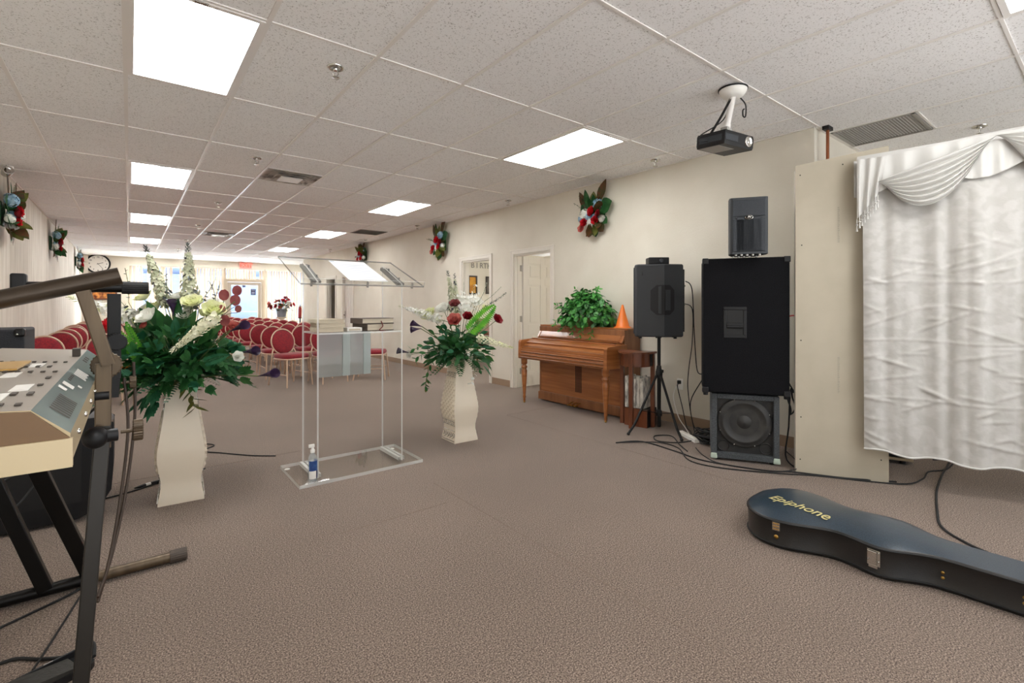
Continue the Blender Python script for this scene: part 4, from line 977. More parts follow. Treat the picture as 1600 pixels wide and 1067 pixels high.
# ---------------------------------------------------------------- piano against the doorway wall (local: x along the wall to the right, -y out into the room)
def lx(px_y): return px_y
PY = 4.16                                   # middle of the piano along the wall
t = thing('upright_piano', 'brown wooden spinet piano standing against the doorway wall', 'piano', (XR, PY, 0), R(-90))
W = .71
b = MB(); b.box(-W, W, -.30, -.02, .02, .985); b.box(-W+.0, W, -.325, -.30, .02, .12); obj('case', b, 'wood_side', t, bevel=.006)
b = MB(); b.box(-W+.03, W-.03, -.312, -.29, .12, .57)
obj('lower_panel', b, 'wood', t, bevel=.004)
b = MB()
for k in range(5): x = -.03+k*.022; b.box(x, x+.009, -.316, -.305, .20, .56)
obj('grille_slots', b, 'black', t)
b = MB(); b.box(-.72, .72, -.625, -.30, .575, .625); b.box(-.72, .72, -.635, -.60, .60, .655); b.box(-.72, .72, -.628, -.605, .655, .70); b.box(-.715, .715, -.615, -.6, .70, .735); obj('keybed', b, 'wood', t, bevel=.006)
for s in (-1, 1):
    b = MB(); x0, x1 = (-.745, -.70) if s < 0 else (.70, .745)
    b.prism([(-.30, .575), (-.635, .575), (-.64, .60), (-.635, .79), (-.62, .815), (-.30, .83)], 0, x1-x0)
    b2 = MB(); b2.M = Matrix(((0, 0, 1, x0), (1, 0, 0, 0), (0, 1, 0, 0), (0, 0, 0, 1))); b2.add(b.v, b.f)
    obj('key_cheek', b2, 'wood', t, bevel=.004)
b = MB()
b.loft([[(x, -.30, .835), (x, -.44, .825), (x, -.50, .805), (x, -.53, .775), (x, -.585, .745), (x, -.59, .735), (x, -.575, .73), (x, -.30, .73)] for x in (-.70, .70)], 0, False)
b.tube([(-.70, -.532, .783), (.70, -.532, .783)], .012, 8); b.tube([(-.70, -.44, .832), (.70, -.44, .832)], .008, 8)
obj('fallboard', b, 'wood', t)
b = MB(); b.add([(-.68, -.335, .845), (.68, -.335, .845), (.68, -.255, .985), (-.68, -.255, .985)], [(0, 1, 2, 3)]); b.add([(-.66, -.338, .86), (.66, -.338, .86), (.66, -.268, .975), (-.66, -.268, .975)], [(0, 1, 2, 3)])
b.box(-.66, .66, -.345, -.32, .838, .85)
for s in (-1, 1): b.bar((s*.69, -.34, .84), (s*.69, -.25, .985), .035, .02)
obj('music_desk', b, 'wood', t, bevel=.003)
b = MB(); b.box(-.73, .73, -.27, -.01, .985, 1.005); obj('lid', b, 'wood', t, bevel=.006)
for s in (-1, 1):
    b = MB(); b.lathe([(.010, .02), (.018, .03), (.014, .06), (.023, .075), (.018, .10), (.025, .20), (.035, .36), (.038, .42), (.026, .44), (.040, .46), (.040, .475), (.024, .49), (.040, .51), (.042, .575)], 16, (s*.685, -.585, 0)); lg = obj('leg', b, 'wood', t)
    b = MB(); b.lathe([(.002, -.012), (.012, -.008), (.012, .008), (.002, .012)], 12); b.v = [(s*.685+z, -.585+x, .013+y) for x, y, z in b.v]; obj('caster', b, 'brass', lg)
for k in range(3):
    b = MB(); x = -.06+k*.06; b.tube(smoothpath([(x, -.31, .075), (x, -.36, .07), (x, -.395, .05)]), [.006]*12+[.012], 8); b.cbox((x, -.395, .048), (.03, .05, .012)); obj('pedal', b, 'brass', t, bevel=.003)

b = MB()
for z_, y_ in ((.598, -.638), (.632, -.639), (.668, -.632)): b.tube([(-.70, y_, z_), (.70, y_, z_)], .0065, 8)
obj('moulding', b, 'wood_side', t)
b = MB()
for q in ((-.68, -.665), (.665, .68)): b.box(q[0], q[1], -.318, -.30, .12, .57)
b.box(-.68, .68, -.328, -.30, .118, .132); obj('panel_moulding', b, 'wood_side', t, bevel=.003)
# ivy on the lid
IV = thing('ivy_plant', 'bushy green artificial ivy on top of the piano', 'plant', (XR-.20, 4.13, 1.006))
b = MB(); b.lathe([(.09, 0), (.12, .10), (.125, .11), (.11, .10)], 18); obj('pot', b, mat('wicker', srgb(120, 96, 62), .8, bump=.5, nscale=60), IV)
ri = random.Random(9)
def ivy(b):
    for k in range(950):
        a = ri.uniform(-PI, PI); el = ri.uniform(-.25, 1.5); q = ri.uniform(.72, 1.05)
        d_ = Vector((math.cos(a)*math.cos(el), math.sin(a)*math.cos(el), math.sin(el))); c = Vector((d_.x*.21, d_.y*.41, .11+d_.z*.32))*q
        if c.x > .17: c.x = .17-ri.random()*.05
        if c.z < .0 and c.x > -.12: c.z = .02+ri.random()*.1
        o = unit(Vector((d_.x, d_.y*.6, d_.z+.1))); dd = unit(Vector((ri.uniform(-1, 1), ri.uniform(-1, 1), ri.uniform(-1.2, .3)))+o*.3); mi = ri.choice([0, 0, 0, 1]); s_ = ri.uniform(.045, .075)
        leaf(b, c, dd, o, s_, s_*.85, mi, .15, 'oval', 3, .1)
        for sg in (-1, 1): leaf(b, c+dd*s_*.15, unit(dd+side_of(dd, o)*sg*1.1), o, s_*.6, s_*.45, mi, .1, 'oval', 2, .1)
part(IV, 'foliage', ['lf_ivy', 'lf_mid'], ivy)
def ivytrail(b):
    for pts in ([(-.1, .15, .06), (-.16, .22, 0), (-.19, .26, -.06)], [(-.1, -.05, .06), (-.15, -.08, -.02), (-.21, -.09, -.12)], [(-.1, -.22, .06), (-.16, -.25, -.04), (-.21, -.27, -.13)], [(-.1, .08, .06), (-.16, .05, -.02), (-.19, .06, -.09)], [(-.1, .3, .12), (-.13, .38, .06), (-.15, .41, -.0)], [(0, .2, .2), (-.05, .38, .22), (-.07, .46, .26)], [(0, -.1, .3), (-.03, -.2, .42), (-.05, -.25, .45)], [(0, .1, .3), (0, .12, .42), (-.02, .16, .46)]):
        sprig(b, pts, 11, .06, 0, 1, 'oval', rs=ri, taper=False)
part(IV, 'trailing_vine', ['lf_ivy', 'stem'], ivytrail)
# cone
t = thing('traffic_cone', 'small plain orange plastic cone on the right end of the piano lid', 'cone', (XR-.15, 3.60, 1.006))
b = MB(); b.lathe([(.10, 0), (.10, .006), (.083, .012), (.078, .016), (.012, .255), (.008, .262), (.001, .264)], 24); obj('body', b, 'orange', t)

# side table with a fluted apron, bundle and box beneath
t = thing('side_table', 'small dark wooden half round side table at the right end of the piano', 'table', (4.25, 3.22, 0), R(-72))
b = MB(); pl = [(.19*math.cos(a), -.26*math.sin(a)*1.0) for a in [PI*k/16 for k in range(17)]]
b.prism([(x*1.06, y*1.05-.0) for x, y in pl], .765, .785); obj('top', b, 'wood_dark', t, bevel=.004)
b = MB(); b.prism([(x*.92, y*.86) for x, y in pl], .63, .765); obj('apron', b, 'wood_dark', t)
b = MB(); b.box(.085, .17, -.10, -.0, .64, .76); obj('drawer_front', b, 'black', t)
for x, y in ((-.165, -.03), (.165, -.03), (0, -.215)):
    b = MB(); b.box(x-.02, x+.02, y-.02, y+.02, .0, .765); obj('leg', b, 'wood_dark', t, bevel=.003)
t = thing('storage_box', 'dark box on the floor under the side table', 'box', (4.27, 3.20, 0), R(-80))
b = MB(); b.box(-.13, .13, -.12, .1, 0, .185); obj('body', b, 'black', t, bevel=.006)
b = MB(); b.box(-.13, .13, -.124, -.12, .0, .185); obj('front_panel', b, 'wood_dark', t)
M['news'] = mat('newsprint', srgb(226, 222, 212), .8, col2=srgb(128, 124, 120), nscale=34, stretch=(1, 1, .4), ramp=(.42, .72))
t = thing('paper_bundle', 'upright bundle of printed papers on the dark box under the side table', 'papers', (4.25, 3.22, .187), R(-78))
b = MB()
for k in range(5): x = -.105+k*.042; b.box(x, x+.038, -.10+.006*(k % 2), .09, 0, .33-.012*(k % 3))
obj('sheets', b, 'news', t, bevel=.004)

# ---------------------------------------------------------------- stacked speakers (local: x to the right along the face, -y toward the room)
SR = math.atan2(-.422, .255)
t = thing('subwoofer', 'grey carpeted bass speaker with a round driver at the bottom of the stack', 'speaker', (3.8765, 1.899, 0), SR)
b = MB(); w2, hh, dp = .247, .545, .48
b.box(-w2, -w2+.04, 0, .06, .02, hh); b.box(w2-.04, w2, 0, .06, .02, hh); b.box(-w2+.04, w2-.04, 0, .06, .02, .065); b.box(-w2+.04, w2-.04, 0, .06, hh-.04, hh); b.box(-w2, w2, .06, dp, .02, hh)
obj('cabinet', b, 'sub_carpet', t, bevel=.006)
M['baffle'] = mat('worn_black_baffle', srgb(34, 34, 34), .6, col2=srgb(52, 50, 47), nscale=14)
b = MB(); b.box(-w2+.04, w2-.04, .052, .06, .065, hh-.04); obj('baffle', b, 'baffle', t)
M['cone_paper'] = mat('speaker_cone', srgb(40, 40, 40), .5, col2=srgb(58, 56, 53), nscale=9)
b = MB(); b.at((.0, .052, .315), 0, R(90)); b.lathe([(.204, -.0), (.204, .014), (.19, .02), (.172, .016), (.165, .026), (.152, .02), (.07, -.02), (.066, -.012), (.05, .004), (.002, .012)], 44, caps=False); dr = obj('driver', b, 'cone_paper', t)
for k in range(8):
    a = R(22.5+45*k); s_ = MB(); s_.ball((.196*math.cos(a), .036, .315+.196*math.sin(a)), .006, 8, 6); obj('screw', s_, 'chrome', dr)
for x in (-.155, .155):
    b = MB(); b.at((x, .052, .115), 0, R(90)); b.lathe([(.046, 0), (.046, .006), (.038, .008), (.035, -.05), (.002, -.05)], 26, caps=False); obj('port', b, ['black'], t); pr_ = MB(); pr_.at((x, .05, .115), 0, R(90)); pr_.lathe([(.047, 0), (.047, .004), (.040, .006), (.040, 0)], 26, caps=False); obj('port_ring', pr_, 'baffle', t)
M['worn_corner'] = mat('mint_corner', srgb(186, 200, 186), .6)
for x in (-w2+.018, w2-.018):
    b = MB(); b.cbox((x, .0, .042), (.045, .012, .035)); b.cbox((x, .02, .03), (.05, .05, .03)); obj('corner', b, 'worn_corner', t, bevel=.006)
b = MB()
for x in (-.2, .2):
    for y in (.05, .42): b.lathe([(.02, 0), (.02, .02)], 12, (x, y, 0))
obj('foot', b, 'black_soft', t)

t = thing('loudspeaker_cabinet', 'tall black carpet covered speaker cabinet with a recessed handle on top of the bass speaker', 'speaker', (3.835, 1.875, .548), SR+R(1))
w2, hh, dp = .312, 1.095, .42
b = MB(); b.box(-w2, w2, 0, dp, .012, hh); obj('cabinet', b, 'tolex', t, bevel=.012)
b = MB(); hx, hz = -.09+.0, .60
b = MB()
for q in ((-.085, .085, -.006, .004, .10, .125), (-.085, .085, -.006, .004, -.125, -.10), (-.085, -.06, -.006, .004, -.10, .10), (.06, .085, -.006, .004, -.10, .10), (-.06, .06, -.012, .002, -.03, -.002)):
    b.box(q[0]-.075, q[1]-.075, q[2], q[3], q[4]+.58, q[5]+.58)
h = obj('handle_plate', b, 'black', t, bevel=.004)
b = MB(); b.box(-.135, -.015, -.0012, .0, .48, .68); obj('shade_plate', b, mat('hollow_shade', srgb(8, 8, 8), .6), h)  # flat near-black sheet, painted shade in place of a hollow
b = MB(); b.tube([(-.135, -.008, .545), (-.015, -.008, .545)], .012, 10); obj('grip', b, 'black', h)
for sx in (-1, 1):
    for z in (.03, hh-.02):
        b = MB(); b.cbox((sx*(w2-.018), .012, z), (.046, .04, .046)); b.cbox((sx*(w2-.018), .012, z), (.05, .01, .03)); obj('corner', b, 'black', t, bevel=.012)
for x in (-w2+.02, w2-.02):
    b = MB(); b.lathe([(.018, -.0), (.02, .03)], 12, (x, .02, -.012+.0)); obj('foot', b, 'black_soft', t)
b = MB(); b.box(w2, w2+.004, .06, .2, .58, .74); jp = obj('jack_plate', b, 'black', t)
b = MB(); b.box(w2+.004, w2+.007, .09, .12, .66, .72); obj('connector', b, 'chrome', jp)
M['red_cable'] = mat('red_cable', srgb(206, 96, 92), .5)
b = MB(); b.tube(smoothpath([(w2+.004, .1, .63), (w2+.05, .1, .635), (w2+.07, .12, .6)]), .006, 7); obj('plug_lead', b, 'red_cable', t)

PR = math.atan2(-.189, .126)
t = thing('loudspeaker', 'small black two-way speaker with an oval badge on the very top of the stack', 'speaker', (3.725, 1.7935, 1.648), PR)
w2, hh, dp = .135, .445, .27
b = MB(); pl = [(-w2+.014, 0), (w2-.014, 0), (w2, .014), (w2, .10), (w2-.05, dp), (-w2+.05, dp), (-w2, .10), (-w2, .014)]
b.prism(pl, .012, hh); obj('cabinet', b, mat('slate_black_plastic', srgb(46, 50, 54), .5), t, bevel=.008)
b = MB(); b.box(-w2+.02, w2-.02, -.008, .002, .30, hh-.02); b.box(-w2+.02, w2-.02, -.008, .002, .03, .28); b.box(-w2+.045, w2-.045, -.008, .002, .03, .295); obj('grille', b, 'grille', t, bevel=.004)
b = MB(); b.at((0, -.01, .29), 0, R(90)); b.lathe([(.03, -.004), (.03, .002), (.026, .005), (.001, .005)], 28, sx=1.0, sy=.62, caps=False); bd = obj('badge', b, 'chrome', t)
b = MB(); b.at((0, -.0155, .29), 0, R(90)); b.lathe([(.025, -.002), (.025, .001), (.001, .001)], 28, sx=1.0, sy=.55, caps=False); obj('badge_field', b, 'black', bd)
text_mesh('badge_letters', 'PV', .022, 'white', bd, None, None, .0008, mtx=axes((0, -.018, .29), (1, 0, 0), (0, 0, 1)), shear=.25, bold=.0006)
b = MB()
for x in (-.11, -.06, -.01, .04, .1):
    for y in (.03, .2): b.lathe([(.008, 0), (.008, .013)], 8, (x*.8, y, 0))
obj('foot', b, 'white', t)

# ---------------------------------------------------------------- tripod stand and its speaker
tx, ty = 4.16, 2.90
t = thing('speaker_stand', 'black tripod stand carrying a speaker beside the side table', 'stand', (tx, ty, 0))
b = MB(); b.tube([(0, 0, .05), (0, 0, .62)], .019, 12); b.tube([(0, 0, .60), (0, 0, .96)], .0165, 12); obj('pole', b, 'black_metal', t)
b = MB(); b.lathe([(.028, .54), (.034, .55), (.034, .60), (.026, .63), (.022, .66)], 16); b.cbox((.04, 0, .6), (.05, .02, .03)); obj('collar', b, 'black', t, bevel=.003)
b = MB(); b.lathe([(.028, .16), (.03, .17), (.03, .2), (.022, .22)], 16); obj('lower_collar', b, 'black', t)
for dx, dy in ((3.87-tx, 2.99-ty), (4.03-tx, 2.56-ty), (4.44-tx, 3.09-ty)):
    v = Vector((dx, dy, 0)); v = v.normalized()*.36
    b = MB(); b.tube([v*.09+ZX*.56, v*.8+ZX*.10, v+ZX*.016], .0125, 10); lg = obj('leg', b, 'black_metal', t)
    b = MB(); b.ball(tuple(v+ZX*.014), .016, 10, 8); obj('rubber_foot', b, 'black_soft', lg)
    b = MB(); b.bar(tuple(v*.06+ZX*.19), tuple(v*.60+ZX*.23), .02, .006); obj('brace', b, 'black_metal', t)
t = thing('loudspeaker', 'black powered speaker with a side handle mounted on the tripod stand', 'speaker', (tx+.02, ty+.02, .955), R(38))
# local: grille faces +y (down the room); the flat left side and the tapered rear flank face the camera
M['spk_blk'] = mat('charcoal_plastic', srgb(44, 46, 49), .55, bump=.1, nscale=120)
b = MB(); H2 = .71
pl = [(-.15, .235), (.15, .235), (.185, .215), (.185, -.045), (.115, -.225), (-.115, -.225), (-.185, -.045), (-.185, .215)]
rings = []
for z, s_ in ((0, .95), (.012, 1), (H2-.012, 1), (H2, .95)): rings.append([(x*s_, y*s_, z) for x, y in reversed(pl)])
b.loft(rings, 0, False); obj('cabinet', b, 'spk_blk', t, bevel=.006)
b = MB(); b.box(-.15, .15, .236, .243, .03, .68); obj('grille', b, 'grille', t)
b = MB(); b.box(-.10, .10, -.238, -.222, .05, .66); rp = obj('rear_panel', b, 'black', t, bevel=.003)
b = MB()
for k in range(6): b.cbox((-.06+.024*k, -.244, .5), (.016, .012, .016))
b.cbox((.04, -.24, .24), (.05, .012, .035)); b.cbox((-.04, -.24, .32), (.028, .014, .028)); obj('socket', b, 'chrome', rp)
fa = Vector((0, -1, 0)); fb = Vector((.07, -.18, 0)).normalized(); cr = Vector((-.185, -.045, .36))
M['shade_plate'] = mat('handle_shade_plate', srgb(9, 9, 10), .6)  # flat plate; shade of the handle hollow put into its near-black colour
b = MB()
for fdir, L0, L1, zz in ((fa*-1, 0, .13, None), (fb, 0, .10, None)):
    b.M = axes(cr, fdir, (0, 0, 1)); s_ = 1 if (Matrix(b.M).to_3x3() @ Vector((0, 0, 1))).x < 0 else -1
    oc = [(0, -.145), (L1*.55, -.145), (L1, -.095), (L1, .095), (L1*.55, .145), (0, .145)]
    b.prism(oc, s_*.0005, s_*.003)
hd = obj('handle_shade_plate', b, 'shade_plate', t)
b = MB(); b.M = axes(cr, (0, 1, 0), (0, 0, 1)); s_ = 1 if (b.M.to_3x3() @ Vector((0, 0, 1))).x < 0 else -1
b.prism([(.028, -.135), (.055, -.13), (.055, .13), (.028, .135)], s_*.003, s_*.014); obj('grip', b, 'spk_blk', hd, bevel=.003)
b = MB(); b.M = axes(cr, fb, (0, 0, 1)); s_ = 1 if (b.M.to_3x3() @ Vector((0, 0, 1))).x < 0 else -1
b.prism([(.01, -.1), (.06, -.1), (.06, .1), (.01, .1)], s_*.003, s_*.006)
for u in (.02, .05):
    for v in (-.08, .08): b.prism([(u-.004, v-.004), (u+.004, v-.004), (u+.004, v+.004), (u-.004, v+.004)], s_*.006, s_*.009)
obj('inner_plate', b, 'spk_blk', hd)
b = MB(); b.at((-.187, .16, .62), 0, R(-90)); b.lathe([(.022, 0), (.022, .003), (.018, .004), (.001, .004)], 18, caps=False); obj('badge', b, 'black', t)
b = MB()
for x in (-.1, .1):
    for y in (-.15, .18): b.lathe([(.016, -.018), (.016, 0)], 10, (x, y, 0))
obj('foot', b, 'black_soft', t)
b = MB(); b.lathe([(.03, -.02), (.03, .003)], 14); obj('pole_cup', b, 'black', t)
t = thing('wireless_receiver', 'small black receiver box sitting on top of the tripod speaker', 'receiver', (tx+.0, ty+.02, .955+H2), R(-40))
b = MB(); b.box(-.10, .10, -.07, .07, .006, .075); obj('housing', b, 'black', t, bevel=.008)
b = MB(); b.at((.02, -.071, .04), 0, R(90)); b.lathe([(.02, -.001), (.02, .004), (.012, .006), (.001, .004)], 16, caps=False); obj('lens', b, 'grille', t)
b = MB()
for x in (-.07, .07): b.lathe([(.008, 0), (.008, .007)], 8, (x, -.04, 0)); b.lathe([(.008, 0), (.008, .007)], 8, (x, .04, 0))
obj('foot', b, 'black_soft', t)

# ---------------------------------------------------------------- ceiling projector
t = thing('projector', 'black video projector hung upside down from a white ceiling mount', 'projector', (3.34, 1.72, HC))
b = MB(); b.lathe([(.09, -.002), (.092, -.012), (.086, -.03), (.07, -.05), (.05, -.062), (.001, -.062)], 28); obj('ceiling_plate', b, 'white', t)
b = MB(); b.lathe([(.098, 0), (.098, -.008), (.07, -.012)], 28, caps=False); obj('trim_ring', b, 'black', t)
tip = Vector((-.055, .02, -.285))
b = MB(); b.tube([(0, 0, -.05), tip], .021, 14); b.tube([tip*.9, tip*1.02], .026, 12); obj('mount_pole', b, 'tbar', t)
b = MB(); b.cbox(tuple(tip+Vector((0, 0, -.02))), (.07, .05, .05)); b.bar(tuple(tip+Vector((-.06, 0, -.045))), tuple(tip+Vector((.08, -.03, -.05))), .03, .012); obj('mount_bracket', b, 'grey_panel', t, bevel=.003)
bc = tip+Vector((-.02, .0, -.105))
pr = Matrix.Translation(bc) @ Matrix.Rotation(R(-8), 4, 'Z') @ Matrix.Rotation(R(5), 4, 'X')
b = MB(); b.M = pr; pl = [(-.155, -.115), (.155, -.115), (.155, .115), (-.155, .115)]
b.loft([[(x*.97, y*.97, -.048) for x, y in pl], [(x, y, -.03) for x, y in pl], [(x, y, .03) for x, y in pl], [(x*.97, y*.97, .045) for x, y in pl]], 0, False); bo = obj('body', b, 'black', t, bevel=.006)
b = MB(); b.M = pr
b.M = pr @ Matrix.Translation((.09, -.116, 0)) @ Matrix.Rotation(R(90), 4, 'X'); b.lathe([(.036, -.002), (.036, .008), (.028, .01), (.024, .002), (.012, .006), (.001, .008)], 20, caps=False); obj('lens', b, 'chrome', bo)
b = MB(); b.M = pr; b.box(-.15, -.02, -.118, -.114, -.02, .02); b.box(-.156, -.153, -.09, .09, -.02, .02)
obj('vent', b, 'grille', bo)
b = MB(); b.M = pr; b.box(-.14, .02, -.06, .10, -.05, -.047); obj('service_plate', b, 'grey_panel', bo)
b = MB(); b.M = pr; b.box(.156, .158, .02, .06, -.008, .008); obj('logo_plate', b, 'white', bo)
b = MB()
for k, o_ in enumerate((0, .012)):
    b.tube(smoothpath([(-.02, o_, -.07), (-.09, .03+o_, -.20), tuple(bc+Vector((-.10, .05+o_, .045)))]), .0045, 6)
b.tube(smoothpath([(-.02, 0, -.07), (-.06, .04, -.22), tuple(bc+Vector((-.20, .06, .03))), tuple(bc+Vector((-.23, .06, -.02))), tuple(bc+Vector((-.155, .04, -.01)))]), .004, 6)
b.tube(smoothpath([(.06, -.02, -.05), (.12, -.03, -.09), (.12, -.03, -.17), (.085, -.03, -.18), (.08, -.03, -.14), (.1, -.03, -.125)]), .005, 6)
obj('cable', b, 'black_soft', t)
# ---------------------------------------------------------------- drywall board with printed marks, curtain, rack
PDIR = Vector((.26, -.51, 0)).normalized(); PN = Vector((PDIR.y, -PDIR.x, 0))   # PN points to the camera side
P0 = Vector((3.977, 1.561, 0))
t = thing('drywall_board', 'tall bare drywall board standing between the speaker stack and the white curtain', 'board', P0, math.atan2(PDIR.y, PDIR.x))
LW = .575
b = MB(); b.prism([(0, 0), (LW, 0), (LW, .02), (0, .02)], .0, .001)
b = MB(); vs = [(0, 0, 0.0), (LW, 0, 0.0), (LW, 0, 2.40), (0, 0, 2.325)]; b.add(vs+[(x, .014, z) for x, y, z in vs], [(0, 1, 2, 3), (7, 6, 5, 4), (0, 4, 5, 1), (1, 5, 6, 2), (2, 6, 7, 3), (3, 7, 4, 0)]); obj('sheet', b, 'drywall', t)
b = MB(); b.box(LW-.05, LW-.01, .014, .10, 0, 2.36); b.box(.0, .04, .014, .10, 0, 2.3); b.box(.04, LW-.05, .014, .10, 0, .04); obj('stud_frame', b, 'casing', t)
b = MB()
for x, z in ((.03, 2.25), (.04, 1.72), (.035, 1.0), (.035, .42), (.03, .1), (.3, 2.3), (.5, 2.33), (.53, .16)): b.cbox((x, -.0012, z), (.008, .002, .008))
obj('screw', b, 'black', t)
M['print_grey'] = mat('grey_print', srgb(160, 153, 140), .8)
b = MB(); rr = random.Random(3)
for z0 in (.62, 1.73):
    z = z0
    while z < z0+.26:
        h_ = rr.choice([.006, .008, .010]); b.box(.268, .268+rr.choice([.010, .013]), -.0012, -.0002, z, z+h_*.6); z += h_+.003
obj('printed_line', b, 'print_grey', t)

CD = Vector((.29, -.795, 0)); CL0 = CD.length; CD.normalize(); CN = Vector((CD.y, -CD.x, 0)); CO = Vector((4.165, 1.215, 0))+CD*.015+PN*.045
CLEN = 1.95
M['satin'] = mat('white_jacquard', srgb(188, 185, 180), .42, col2=srgb(178, 175, 169), nscale=17, stretch=(1, 1, 1), ramp=(.42, .58), detail=.8, bump=.15, bscale=40, sheen=.3)
M['satin_plain'] = mat('white_satin', srgb(200, 198, 193), .36, sheen=.3)
t = thing('curtain', 'white jacquard curtain with swagged valance hanging at the right', 'curtain', CO, math.atan2(CD.y, CD.x))
# local: x along, -y toward the camera
def topz(x): return 2.31+.09*min(x, 1.1)
rc = random.Random(12)
folds = []; x = 0
while x < CLEN:
    folds.append((x, rc.uniform(-.02, .02), rc.choice([.6, 1, 1.2]))); x += rc.uniform(.09, .16)
wr = [(rc.uniform(0, CLEN), rc.uniform(.3, 1.7), rc.uniform(-.5, .5), rc.uniform(.05, .22), rc.uniform(.004, .010)) for _ in range(110)]
def relief(x, z):
    y = 0
    for cx, a, w_ in folds: d_ = (x-cx)/(.03*w_); y += 1.5*a*math.exp(-d_*d_)
    y += .016*math.sin(x*13+.4)+.008*math.sin(x*31+z*.6)+.006*math.sin(x*5+z*2)
    for cx, cz, sl, ln, am in wr:
        u = (x-cx)*math.cos(sl)+(z-cz)*math.sin(sl); v = -(x-cx)*math.sin(sl)+(z-cz)*math.cos(sl)
        if abs(u) < ln and abs(v) < .05: y += am*math.exp(-(v/.011)**2)*(1-(u/ln)**2)
    for cz in (.62, 1.02, 1.42): y += .005*math.exp(-((z-cz-.01*math.sin(x*7))/.008)**2)
    return y*min(1, .35+(2.4-z)*.9)
b = MB(); NX, NZ = 270, 250; rows = []
for j in range(NZ+1):
    row = []
    for i in range(NX+1):
        x = CLEN*i/NX; zb = .25-.03*math.sin(x*2.1)+.012*math.sin(x*19); z = zb+(topz(x)-zb)*j/NZ
        row.append((x-.02*(1-j/NZ)+.03*(1-j/NZ)*(1-x/CLEN), -.045-relief(x, z)*(.75+.25*(1-j/NZ)), z))
    rows.append(row)
b.loft(rows, 0, True, closed=False); obj('drape', b, 'satin', t)
b = MB()   # hem
b.tube([(r[0], r[1]-.004, r[2]+.004) for r in rows[0]], .007, 6); obj('hem', b, 'satin_plain', t)
b = MB(); b.prism([(-.03, -.055), (CLEN, -.055), (CLEN, .0), (-.03, .0)], 0, 1); b.v = [(x, y, (topz(x)+.015 if z > .5 else topz(x)-.075)) for x, y, z in b.v]; obj('header_board', b, 'satin_plain', t)
# valance: pleated skirt under the header
b = MB(); rows = []
for j in range(13):
    row = []
    for i in range(141):
        x = -.05+(CLEN+.05)*i/140; s_ = j/12; dep = .22+.05*math.cos((x-.62)*2*PI/.62*1.0)*.9
        z = topz(max(0, x))-.02-dep*s_; row.append((x, -.068-.010*math.sin(x*55+2*math.sin(x*9))*(.3+.7*s_)-.01*s_, z))
    rows.append(row)
b.loft(rows, 0, True, closed=False); obj('valance', b, 'satin_plain', t)
# swags: stacked catenary folds between high points
def swag(xa, za, xb, zb, sag, nf, spread):
    b = MB(); rows = []
    n = 36; K = nf*6
    for k in range(K+1):
        s_ = k/K; row = []
        for i in range(n+1):
            u = i/n; xx = xa+(xb-xa)*u; base = za+(zb-za)*u
            low = sag*(s_**.9)*(4*u*(1-u))**.85
            wa = .05+.16*s_ if True else 0
            z = base-low-spread*s_*( .15*(1-u)+.15*u)
            y = -.095-.022*math.sin(s_*nf*2*PI)*(4*u*(1-u))**.4-.05*(4*u*(1-u))**.5*(1-.3*s_)
            row.append((xx+.06*(s_-.5)*(1-2*u), y, z))
        rows.append(row)
    b.loft(rows, 0, True, closed=False); return b
sw = swag(.10, topz(.06)-.20, .66, topz(.66)-.04, .27, 7, .10); obj('swag', sw, 'satin_plain', t)
sw = swag(.70, topz(.7)-.04, 1.45, topz(1.1)-.10, .34, 7, .10); obj('swag', sw, 'satin_plain', t)
# gathered tail with tassels at the left end
b = MB(); rows = []
for j in range(17):
    s_ = j/16; row = []
    for i in range(25):
        u = i/24; x = -.035+.17*u*(1-.30*s_)+.0*s_; z = topz(0)-.02-(.42-.16*u)*s_; row.append((x, -.10-.018*math.sin(u*17)*(.4+.6*s_), z))
    rows.append(row)
b.loft(rows, 0, True, closed=False); obj('tail', b, 'satin_plain', t)
b = MB()
for i in range(0, 25, 3):
    p_ = Vector(rows[-1][i]); b.tube([p_, p_-ZX*.03], .004, 6); b.ball(tuple(p_-ZX*.04), .008, 8, 6); b.tube([p_-ZX*.045, p_-ZX*.085], [.003, .007], 6)
obj('fringe', b, 'satin_plain', t)

t = thing('amplifier_rack', 'pale edged rack case with black amplifiers on the floor under the curtain hem', 'rack', (4.74, 1.28, .03), math.atan2(-.55, .22))
b = MB(); w2, d_, h_ = .26, .42, .30
for q in ((-w2, w2, 0, d_, 0, .02), (-w2, w2, 0, d_, h_-.02, h_), (-w2, -w2+.02, 0, d_, .02, h_-.02), (w2-.02, w2, 0, d_, .02, h_-.02), (-w2+.02, w2-.02, d_-.02, d_, .02, h_-.02)): b.box(*q)
obj('case', b, mat('tan_case_edge', srgb(176, 156, 128), .5), t, bevel=.003)
for k in range(2):
    z = .025+k*.125; b = MB(); b.box(-w2+.022, w2-.022, .012, .3, z, z+.12); f = obj('amplifier', b, 'black', t, bevel=.003)
    b = MB()
    for q in range(5): b.cbox((-.17+.05*q, .008, z+.065), (.012, .012, .03))
    obj('slider', b, 'sign_dark', f); b = MB(); b.cbox((.08, .0105, z+.05), (.07, .002, .008)); obj('name_plate', b, 'chrome', f)
b = MB(); b.box(w2, w2+.003, .10, .3, .08, .22); obj('side_panel', b, 'black', t)
b = MB()
for x in (-.2, .2):
    for y in (.05, .36): b.lathe([(.02, -.03), (.02, 0)], 10, (x, y, 0))
obj('foot', b, 'black_soft', t)

